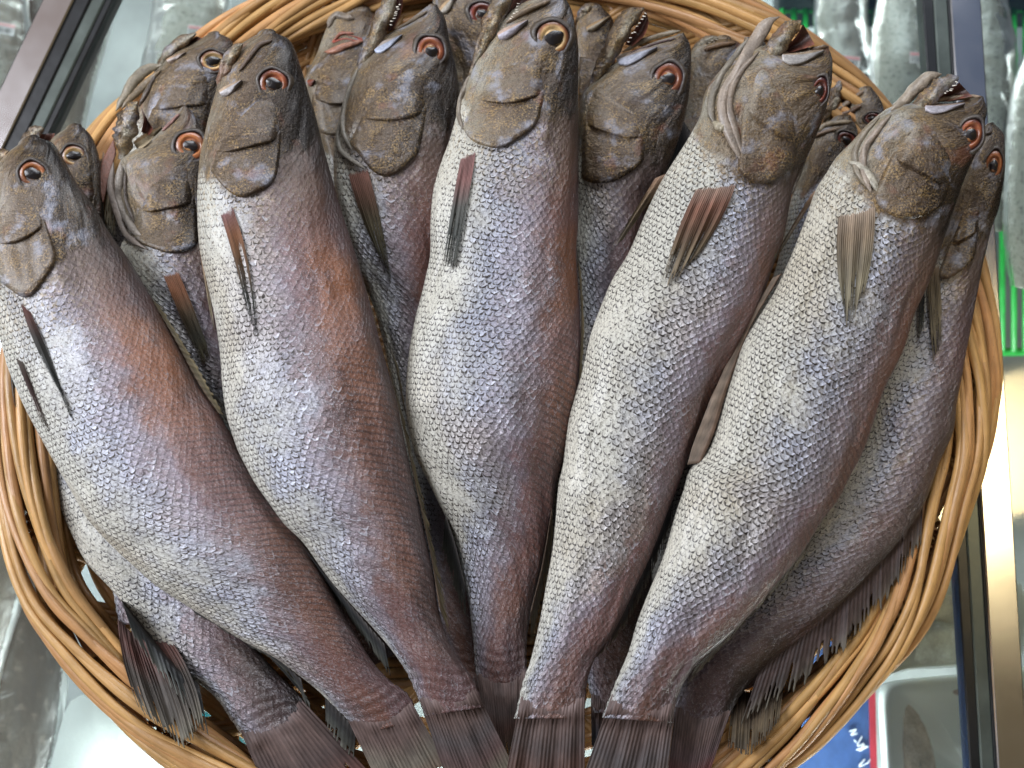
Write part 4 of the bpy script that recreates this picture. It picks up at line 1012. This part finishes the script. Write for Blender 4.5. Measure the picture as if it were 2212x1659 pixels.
folds(f, [([(262, 345, 6), (258, 390, 9), (262, 440, 10), (285, 490, 9), (330, 532, 5)], (.40, .35, .30)), ([(245, 350, 5), (240, 410, 8), (255, 460, 8), (275, 510, 8), (320, 540, 4)], (.34, .28, .24)), ([(270, 370, 3), (272, 430, 4), (290, 480, 4)], (.12, .09, .07)), ([(350, 283, 3), (372, 262, 4), (388, 245, 3)], (.38, .20, .17))])
fin(f, 'gill_fringe', [(238, 370), (258, 400)], [(226, 470), (246, 512)], PECL, nr=6, z=(.060, .062), seed=7, body=False)
patch(f, 'shoulder_flap', [[(215, 400), (220, 350), (245, 300)], [(222, 440), (236, 380), (250, 330)]], 20, 8, off=lambda U, V: .001 + 0 * U, mat=M_FLESH, col=(.17, .07, .045), zfb=.058, skirt=.001)
fin(f, 'pectoral_fin', [(352, 592), (384, 586)], [(440, 790), (456, 772)], [(.20, .09, .05), (.22, .10, .055), (.12, .09, .06), (.08, .08, .065), (.15, .13, .08)], nr=9, z=(.062, .062), seed=8)

f = fish('K', 'second row fish left of the centre one, jaw agape, long orange eye', [(925, 12), (880, 45), (832, 78), (795, 108), (770, 140), (752, 190), (738, 240), (722, 310), (722, 380), (735, 470), (760, 560), (800, 640), (832, 750), (850, 850), (868, 960), (885, 1080), (905, 1200), (930, 1330), (972, 1430), (1008, 1490)],
         [(945, 15), (962, 45), (972, 100), (984, 150), (992, 210), (992, 300), (985, 400), (975, 500), (960, 600), (955, 700), (960, 800), (985, 950), (1010, 1080), (1040, 1200), (1060, 1330), (1070, 1450), (1075, 1490)], [.074, .068, .05, .036, .034, .046], var=(.7, .02, 12.5), sh=.225, b=.55, shift=-.05)
gills(f, gill=[(748, 300), (775, 332), (798, 360), (827, 379), (860, 368), (888, 343), (914, 320)], preop=[(768, 256), (800, 252), (850, 250), (900, 240), (934, 230)])
eye(f, 930, 110, 29, 31, 'red', 0, pup=.40, poff=(.05, -.05))
jaw(f, [(856, -12, 10), (836, 20, 20), (818, 55, 18), (800, 100, 17), (780, 150, 15), (762, 195, 12)], .004, cols=((.21, .17, .12), (.36, .33, .27), (.28, .26, .22)), teeth=[(862, 10), (854, 25), (848, 38), (843, 50)], mouth=[[(858, -8), (848, 30), (834, 70)], [(872, -8), (866, 30), (848, 66)]], side=1)
maxilla(f, 808, 106, 868, 74, 13, (.36, .40, .50))
folds(f, [([(772, 150, 5), (755, 195, 6), (742, 240, 6), (742, 285, 6), (760, 325, 5)], (.30, .27, .22)), ([(742, 250, 4), (730, 290, 6), (740, 330, 7), (790, 365, 4)], (.34, .31, .26)), ([(850, 66, 3), (890, 44, 4), (925, 22, 3)], (.24, .18, .12))])
fin(f, 'pectoral_fin', [(752, 372), (792, 362)], [(822, 560), (847, 612)], [(.26, .12, .09), (.20, .11, .08), (.12, .10, .065), (.13, .12, .08), (.10, .095, .075)], nr=11, z=(.068, .066), seed=9)
fin(f, 'dorsal_fin', [(780, 600), (845, 760), (872, 880)], [(792, 620), (858, 790), (884, 920)], OLIVE, nr=16, z=(.050, .05), seed=10, body=False)
tail(f, [(1030, 1640), (1080, 1640), (1110, 1620)], z=(.044, .044), seed=11)

f = fish('M', 'second row fish right of the centre one, open mouth ringed with small teeth, red eye', [(1462, 76), (1402, 94), (1345, 124), (1302, 160), (1265, 195), (1250, 240), (1244, 330), (1244, 450), (1240, 600), (1235, 750), (1205, 850), (1188, 1000), (1180, 1200), (1205, 1350), (1262, 1450), (1285, 1540)],
         [(1478, 73), (1492, 100), (1492, 150), (1485, 220), (1472, 280), (1455, 330), (1430, 390), (1400, 440), (1380, 520), (1360, 600), (1345, 700), (1360, 850), (1400, 1000), (1410, 1200), (1390, 1350), (1365, 1450), (1354, 1540)], [.072, .066, .048, .036, .034, .05], var=(.2, .02, 13.7), sh=.235, b=.55, shift=.0)
gills(f, gill=[(1248, 378), (1272, 390), (1297, 393), (1330, 387), (1364, 368), (1398, 340)], preop=[(1250, 256), (1278, 266), (1312, 279), (1354, 291), (1400, 292)])
eye(f, 1444, 170, 30, 33, 'red', 0, pup=.40)
jaw(f, [(1392, 17, 8), (1362, 38, 19), (1338, 72, 20), (1318, 112, 18), (1292, 160, 17), (1266, 205, 15)], .005, cols=((.20, .15, .10), (.34, .30, .23), (.28, .25, .2)), teeth=[(1394, 26), (1380, 48), (1368, 70), (1355, 90)], mouth=[[(1396, 22), (1376, 55), (1350, 96)], [(1402, 50), (1392, 76), (1366, 100)]], side=1)
maxilla(f, 1334, 128, 1420, 100, 17, (.40, .42, .50))
folds(f, [([(1345, 112, 4), (1400, 84, 6), (1470, 66, 5)], (.34, .27, .18)), ([(1360, 116, 3), (1410, 96, 3), (1462, 82, 2)], (.10, .05, .05))])
fin(f, 'pelvic_fin', [(1470, 250), (1500, 300)], [(1430, 400), (1460, 430)], DARKF, nr=7, z=(.06, .05), seed=14, body=False)
tail(f, [(1280, 1680), (1320, 1690), (1350, 1660)], [(.06, .06, .075), (.05, .045, .05), (.04, .035, .035)], z=(.046, .046), seed=13)

# ---- front row
f = fish('F', 'rightmost fish lying against the basket rim, orange eye, ragged purple back fin', [(2122, 280), (2098, 330), (2075, 400), (2048, 470), (2015, 550), (1975, 640), (1935, 740), (1885, 840), (1840, 950), (1780, 1050), (1710, 1150), (1640, 1240), (1575, 1320), (1510, 1390), (1478, 1450), (1460, 1506), (1452, 1562)],
         [(2146, 268), (2164, 292), (2170, 350), (2165, 400), (2157, 450), (2137, 510), (2122, 573), (2108, 646), (2088, 753), (2068, 853), (2055, 936), (2028, 1003), (2000, 1080), (1955, 1150), (1900, 1215), (1840, 1280), (1768, 1350), (1700, 1405), (1640, 1455), (1595, 1510), (1562, 1578)], [.080, .074, .068, .064, .066], var=(.0, .0, 14.9), sh=.21, shift=-.03, b=.5)
gills(f, gill=[(2020, 590), (2040, 600), (2060, 596), (2085, 578), (2110, 552)], preop=[(2048, 520), (2065, 518), (2090, 508), (2120, 490)])
eye(f, 2146, 358, 17, 31, 'orange', .15, pup=.42)
strand(f, 'nostril_fold', [(2128, 290, 3), (2140, 284, 4), (2136, 275, 3)], (.08, .06, .05)).build('nostril_fold', M_FLESH, f.root)
fin(f, 'pectoral_fin', [(2002, 580), (2028, 572)], [(2016, 780), (2036, 745)], PECL[1:] + [(.10, .085, .06)], nr=8, z=(.09, .09), seed=15)
fin(f, 'pelvic_fin', [(1985, 630), (1998, 610)], [(1984, 735), (1996, 700)], DARKF, nr=5, z=(.09, .09), seed=16)
fin(f, 'dorsal_fin', [(1995, 1075), (1935, 1165), (1850, 1262), (1750, 1358), (1640, 1448)], [(1990, 1170), (1905, 1310), (1800, 1425), (1690, 1500), (1600, 1566)], [(.060, .046, .045), (.065, .045, .043), (.07, .055, .05), (.12, .11, .085)], nr=40, z=(.066, .064), seed=17, jag=.45, split=.38, rh=.0006)
tail(f, [(1432, 1740), (1480, 1740), (1520, 1700)], [(.12, .08, .08), (.16, .05, .045), (.13, .05, .04)], z=(.068, .068), seed=18)

f = fish('A', 'leftmost front fish with broad cream belly, red eye and reddish brown back', [(40, 312), (12, 335), (-14, 370), (-26, 420), (-32, 480), (-32, 550), (-22, 620), (-6, 690), (14, 760), (40, 840), (72, 910), (112, 985), (150, 1050), (185, 1110), (225, 1160), (275, 1210), (335, 1262), (400, 1305), (465, 1345), (535, 1388), (600, 1423), (655, 1466), (695, 1500), (738, 1542), (784, 1585)],
         [(86, 299), (112, 310), (138, 350), (168, 400), (202, 445), (238, 505), (277, 560), (318, 630), (360, 705), (396, 770), (430, 836), (470, 890), (505, 950), (540, 1010), (575, 1065), (612, 1110), (650, 1160), (690, 1225), (728, 1300), (765, 1368), (805, 1430), (845, 1472), (875, 1492), (892, 1515), (905, 1556)], [.098, .088, .082, .078, .074], var=(.95, 0, 15.2), sh=.215, shift=-.02, b=.52)
gills(f, gill=[(-20, 595), (18, 622), (45, 640), (68, 632), (92, 602), (112, 570), (124, 535)], preop=[(-18, 525), (20, 517), (52, 505), (80, 488), (105, 470)])
eye(f, 71, 376, 26, 25, 'orange', .1, pup=.52, pang=-.2)
jaw(f, [(18, 325, 9), (0, 345, 14), (-20, 380, 16)], .0, cols=((.16, .07, .05), (.2, .13, .1), (.2, .17, .14)))
fin(f, 'pectoral_fin', [(44, 652), (62, 668)], [(146, 872), (156, 915)], PECD, nr=9, z=(.09, .09), seed=19, mid=[(72, 760), (118, 780)])
fin(f, 'pelvic_fin', [(33, 770), (48, 778)], [(88, 912), (108, 930)], [(.12, .10, .085), (.07, .04, .035), (.09, .05, .045), (.15, .13, .1)], nr=7, z=(.082, .078), seed=20)
fin(f, 'pelvic_fin', [(18, 765), (28, 775)], [(28, 872), (38, 882)], DARKF, nr=4, z=(.078, .07), seed=21, body=False)
fin(f, 'dorsal_fin', [(322, 640), (372, 728), (425, 825), (470, 892)], [(352, 668), (408, 762), (452, 838), (484, 896)], OLIVE, nr=16, z=(.086, .084), seed=22, split=.3, body=False)
fin(f, 'anal_fin', [(407, 1308), (500, 1362), (590, 1415), (650, 1465)], [(425, 1328), (545, 1398), (625, 1455), (667, 1530)], DARKF, nr=16, z=(.074, .066), seed=23, body=False)
fin(f, 'back_fin', [(702, 1500), (730, 1530), (770, 1575)], [(704, 1560), (725, 1600), (765, 1640)], DARKF, nr=8, z=(.072, .06), seed=24, body=False)
tail(f, [(845, 1750), (930, 1760), (1000, 1715)], [(.17, .15, .12), (.17, .11, .075), (.11, .07, .05)], z=(.073, .072), seed=25)

f = fish('C', 'centre fish pointing straight up with big cream ringed eye and silver flank', [(1190, -18), (1150, -4), (1118, 14), (1088, 40), (1062, 72), (1040, 108), (1015, 160), (996, 215), (985, 262), (972, 305), (955, 350), (938, 410), (931, 480), (930, 553), (915, 620), (896, 690), (882, 770), (877, 850), (880, 905), (890, 955), (900, 990), (918, 1025), (940, 1070), (966, 1125), (990, 1190), (1003, 1260), (1018, 1335), (1024, 1406), (1028, 1455), (1040, 1495)],
         [(1218, -8), (1234, 18), (1244, 60), (1250, 110), (1250, 170), (1250, 240), (1250, 320), (1250, 400), (1250, 480), (1246, 553), (1252, 640), (1255, 720), (1254, 780), (1249, 840), (1238, 890), (1224, 970), (1204, 1035), (1194, 1106), (1182, 1170), (1165, 1240), (1148, 1310), (1138, 1370), (1137, 1420), (1138, 1455), (1128, 1495)], [.100, .090, .084, .078, .064, .058], var=(.7, 0, 16.1), sh=.215, shift=.03, b=.52)
gills(f, gill=[(992, 262), (1015, 297), (1045, 312), (1080, 316), (1112, 300), (1142, 280), (1172, 250)], preop=[(1018, 206), (1058, 213), (1100, 215), (1145, 205), (1190, 192)])
eye(f, 1194, 82, 33, 33, 'gold', 0, pup=.5, pang=.3, poff=(.08, 0))
jaw(f, [(1108, -32, 10), (1090, 0, 16), (1070, 32, 17), (1052, 70, 16), (1035, 112, 14), (1015, 155, 10)], .004, cols=((.22, .18, .13), (.36, .32, .26), (.28, .26, .22)), teeth=[(1119, 8), (1112, 26), (1100, 40)], mouth=[[(1118, -30), (1104, 12), (1086, 44)], [(1165, -30), (1140, 10), (1100, 44)]], side=1)
maxilla(f, 1076, 76, 1140, 42, 14, (.42, .40, .46))
folds(f, [([(1092, 50, 4), (1130, 26, 6), (1190, 0, 5)], (.27, .20, .13)), ([(1015, 160, 4), (998, 205, 6), (990, 245, 5), (1000, 280, 4)], (.30, .25, .19))])
fin(f, 'pectoral_fin', [(996, 338), (1028, 326)], [(958, 560), (984, 585)], [(.22, .12, .11), (.22, .11, .10), (.10, .10, .09), (.055, .06, .055), (.07, .07, .06)], nr=11, z=(.1, .1), seed=26)
fin(f, 'back_fin', [(1192, 1095), (1172, 1215), (1146, 1320)], [(1196, 1170), (1170, 1300), (1148, 1395)], OLIVE, nr=16, z=(.074, .06), seed=27, body=False)
fin(f, 'anal_fin', [(962, 1110), (985, 1180), (1004, 1260)], [(956, 1190), (985, 1280), (1008, 1340)], DARKF, nr=12, z=(.076, .06), seed=28, body=False)
fin(f, 'dorsal_fin', [(1248, 560), (1255, 680), (1250, 820)], [(1256, 590), (1262, 720), (1254, 850)], OLIVE, nr=18, z=(.086, .084), seed=29, split=.2, body=False)
tail(f, [(1056, 1640), (1090, 1650), (1130, 1625)], z=(.060, .058), seed=30)

f = fish('B', 'front fish left of centre with closed tilted head, red eye and orange brown back', [(556, 74), (520, 96), (492, 128), (476, 160), (467, 200), (455, 245), (443, 300), (433, 350), (428, 417), (430, 500), (438, 560), (455, 630), (470, 700), (477, 760), (482, 836), (492, 903), (513, 965), (548, 1034), (583, 1088), (615, 1132), (655, 1172), (690, 1222), (725, 1268), (770, 1318), (810, 1362), (847, 1406), (880, 1456), (900, 1502), (920, 1546)],
         [(596, 72), (622, 84), (640, 115), (652, 155), (667, 205), (684, 260), (698, 315), (715, 375), (735, 445), (756, 510), (778, 580), (800, 660), (822, 740), (843, 815), (858, 870), (872, 940), (886, 1010), (902, 1085), (920, 1165), (938, 1250), (948, 1320), (966, 1378), (990, 1420), (1014, 1456), (1032, 1492), (1044, 1528)], [.104, .096, .090, .086, .08], var=(.85, 0, 17.6), sh=.225, shift=-.06, b=.52)
gills(f, gill=[(450, 360), (467, 385), (493, 411), (520, 424), (548, 414), (580, 396), (606, 366)], preop=[(455, 330), (500, 320), (535, 309), (583, 297), (620, 280)])
eye(f, 591, 181, 28, 28, 'red', .2, pup=.46, pang=-.1)
jaw(f, [(524, 94, 7), (508, 108, 11), (494, 132, 13), (480, 165, 12), (468, 200, 10)], .004, teeth=None, cols=((.15, .10, .07), (.24, .19, .15), (.26, .23, .2)), mouth=[[(518, 106), (508, 128), (500, 152)], [(544, 110), (534, 132), (514, 150)]], side=1, tz=.006)
maxilla(f, 474, 200, 522, 172, 12, (.44, .42, .42))
folds(f, [([(515, 155, 3), (535, 128, 5), (560, 98, 6), (590, 86, 4)], (.17, .12, .09))])
fin(f, 'pectoral_fin', [(476, 462), (500, 444)], [(540, 690), (554, 728)], [(.16, .08, .09), (.26, .12, .06), (.15, .09, .05), (.05, .055, .045), (.045, .05, .05)], nr=11, z=(.1, .1), seed=31, mid=[(508, 560), (548, 560)])
fin(f, 'pelvic_fin', [(430, 540), (446, 552)], [(458, 700), (466, 722)], PECL, nr=6, z=(.086, .08), seed=32, body=False)
fin(f, 'dorsal_fin', [(782, 600), (838, 790), (872, 930), (900, 1060), (930, 1200), (948, 1310)], [(792, 626), (858, 850), (892, 985), (926, 1130), (958, 1280), (974, 1375)], OLIVE, nr=44, z=(.088, .078), seed=33, split=.7, jag=.25, body=False)
fin(f, 'anal_fin', [(640, 1160), (700, 1238), (770, 1320), (830, 1390)], [(665, 1215), (735, 1310), (808, 1410), (846, 1462)], DARKF, nr=20, z=(.084, .07), seed=34, body=False)
tail(f, [(985, 1745), (1060, 1750), (1125, 1690)], [(.10, .085, .085), (.12, .075, .07), (.17, .15, .11), (.12, .1, .08)], z=(.079, .074), seed=35)

f = fish('D', 'front fish right of centre showing its white throat, folded pale gill membranes', [(1776, 98), (1735, 110), (1690, 112), (1640, 98), (1592, 122), (1554, 155), (1524, 200), (1514, 250), (1484, 305), (1450, 358), (1420, 408), (1390, 470), (1356, 548), (1324, 600), (1300, 655), (1277, 720), (1257, 803), (1243, 853), (1229, 903), (1222, 953), (1216, 1003), (1206, 1050), (1200, 1123), (1193, 1190), (1178, 1273), (1166, 1340), (1147, 1423), (1130, 1473), (1116, 1533), (1110, 1552)],
         [(1790, 104), (1797, 125), (1798, 150), (1793, 200), (1780, 250), (1765, 290), (1748, 330), (1728, 372), (1712, 412), (1703, 460), (1692, 517), (1675, 560), (1655, 620), (1625, 695), (1585, 770), (1548, 840), (1518, 903), (1495, 960), (1474, 1020), (1452, 1080), (1428, 1140), (1400, 1210), (1365, 1285), (1322, 1370), (1285, 1423), (1268, 1473), (1263, 1523), (1262, 1552)], [.106, .100, .094, .088, .084, .084], var=(.5, 0, 18.3), sh=.24, shift=.11, b=.56)
gills(f, gill=[(1588, 352), (1604, 372), (1624, 388), (1650, 394), (1680, 384), (1704, 364), (1722, 340)], preop=[(1598, 222), (1622, 236), (1650, 257), (1682, 280), (1712, 296), (1736, 300)])
eye(f, 1769, 197, 17, 29, 'dark', .25, pup=.4)
jaw(f, [(1730, 44, 10), (1708, 62, 17), (1684, 92, 20), (1658, 128, 20), (1635, 165, 15)], .006, cols=((.16, .11, .07), (.28, .21, .14), (.22, .17, .12)), mouth=[[(1735, 52), (1720, 78), (1692, 108)], [(1760, 96), (1740, 104), (1704, 114)]], side=1)
maxilla(f, 1690, 118, 1780, 108, 20, (.38, .36, .34), 4)
folds(f, [([(1684, 36, 6), (1660, 48, 14), (1640, 78, 15), (1615, 118, 14), (1592, 158, 11), (1566, 200, 10), (1562, 250, 10), (1580, 300, 9), (1602, 350, 7)], (.42, .34, .27)),
          ([(1640, 110, 4), (1604, 150, 7), (1580, 195, 7), (1578, 245, 7), (1592, 295, 6), (1608, 345, 4)], (.33, .26, .2)),
          ([(1618, 82, 5), (1590, 120, 8), (1560, 160, 8), (1540, 205, 8), (1536, 245, 8), (1545, 270, 5)], (.30, .26, .20)),
          ([(1700, 112, 3), (1740, 108, 5), (1790, 100, 4)], (.20, .13, .08)),
          ([(1540, 262, 5), (1556, 274, 10), (1576, 282, 7)], (.46, .40, .28))])
fin(f, 'pectoral_fin', [(1506, 404), (1545, 402), (1590, 396)], [(1436, 588), (1448, 610), (1500, 560)], [(.26, .18, .14), (.16, .075, .05), (.12, .068, .042), (.12, .09, .055), (.15, .12, .08)], nr=20, z=(.1, .1), seed=36, jag=.22, split=.40)
fin(f, 'pelvic_fin', [(1415, 385), (1446, 372)], [(1318, 540), (1345, 520)], PECL, nr=9, z=(.088, .078), seed=37, split=.8, jag=.2, body=False)
fin(f, 'dorsal_fin', [(1455, 1075), (1400, 1205), (1345, 1325), (1300, 1400)], [(1452, 1130), (1396, 1265), (1335, 1375), (1280, 1430)], DARKF[:2] + [(.15, .13, .10)], nr=28, z=(.084, .07), seed=38, split=.7, body=False)
tail(f, [(1078, 1745), (1170, 1760), (1264, 1745)], z=(.083, .078), seed=39)

f = fish('E', 'large right front fish with white belly scales and brown flap of belly skin', [(2112, 208), (2060, 222), (2010, 224), (1960, 222), (1918, 233), (1875, 267), (1835, 310), (1808, 337), (1785, 373), (1760, 413), (1742, 467), (1722, 520), (1708, 553), (1675, 626), (1638, 686), (1606, 740), (1588, 793), (1570, 853), (1552, 913), (1528, 975), (1492, 1010), (1476, 1060), (1460, 1110), (1432, 1206), (1404, 1273), (1377, 1339), (1360, 1400), (1340, 1450), (1317, 1506), (1300, 1550)],
         [(2125, 213), (2133, 238), (2127, 267), (2120, 307), (2095, 360), (2072, 417), (2055, 467), (2042, 507), (2025, 560), (2002, 620), (1975, 680), (1955, 746), (1935, 790), (1908, 846), (1885, 913), (1865, 970), (1835, 1030), (1808, 1080), (1775, 1123), (1735, 1189), (1688, 1249), (1640, 1305), (1590, 1355), (1542, 1399), (1500, 1440), (1470, 1490), (1457, 1530), (1455, 1562)], [.112, .108, .102, .096, .092, .088], var=(.4, 0, 19.4), sh=.235, shift=.11, b=.55)
gills(f, gill=[(1885, 405), (1900, 438), (1922, 458), (1945, 468), (1985, 468), (2018, 455), (2044, 436)], preop=[(1920, 322), (1940, 337), (1975, 354), (2008, 373), (2040, 392), (2066, 396)])
eye(f, 2096, 291, 23, 31, 'red', .3, pup=.42)
jaw(f, [(2070, 166, 10), (2044, 180, 15), (2016, 202, 16), (1990, 222, 15), (1962, 245, 12)], .004, cols=((.17, .12, .07), (.28, .21, .14), (.24, .19, .13)), teeth=[(2040, 202), (2056, 190), (2066, 180)], mouth=[[(2072, 178), (2048, 196), (2020, 216)], [(2100, 208), (2070, 214), (2040, 220)]], side=1, tz=.007)
maxilla(f, 2000, 228, 2085, 222, 15, (.42, .40, .44), 3)
folds(f, [([(2034, 160, 6), (2008, 166, 13), (1982, 188, 14), (1955, 216, 12), (1925, 238, 8)], (.46, .38, .29)),
          ([(1985, 222, 3), (2040, 214, 6), (2118, 208, 5)], (.38, .27, .17)),
          ([(1925, 248, 4), (1892, 285, 7), (1868, 325, 8), (1866, 370, 8), (1882, 415, 6)], (.40, .32, .25)),
          ([(1900, 252, 4), (1865, 292, 6), (1846, 330, 7), (1852, 370, 6), (1872, 405, 4)], (.30, .25, .18)),
          ([(1832, 348, 5), (1862, 362, 8), (1884, 390, 8), (1896, 415, 4)], (.52, .48, .38))])
fin(f, 'pectoral_fin', [(1812, 462), (1850, 456), (1890, 442)], [(1822, 660), (1830, 702), (1862, 640)], [(.26, .20, .15), (.20, .15, .10), (.15, .125, .085), (.17, .15, .10), (.12, .105, .075)], nr=18, z=(.11, .11), seed=40, jag=.22, split=.35)
fin(f, 'pelvic_fin', [(1752, 420), (1775, 400)], [(1642, 600), (1658, 590)], PECL, nr=8, z=(.094, .086), seed=41, split=.8, jag=.2, body=False)
fin(f, 'belly_flap', [(1690, 590), (1620, 710), (1575, 830), (1545, 930), (1515, 1000)], [(1668, 600), (1604, 722), (1545, 840), (1508, 930), (1484, 1002)], [(.16, .10, .07), (.12, .09, .065), (.16, .12, .09)], nr=12, z=(.100, .098), seed=42, split=0, jag=.02, rh=.0001, body=False)
fin(f, 'dorsal_fin', [(1765, 1135), (1690, 1240), (1600, 1340), (1505, 1432)], [(1742, 1200), (1655, 1298), (1560, 1398), (1484, 1480)], DARKF[:1] + [(.08, .07, .055), (.20, .18, .13)], nr=34, z=(.090, .082), seed=43, split=.6, body=False)
tail(f, [(1236, 1745), (1330, 1765), (1432, 1745)], [(.10, .085, .085), (.12, .085, .07), (.10, .075, .06)], z=(.087, .080), seed=44)
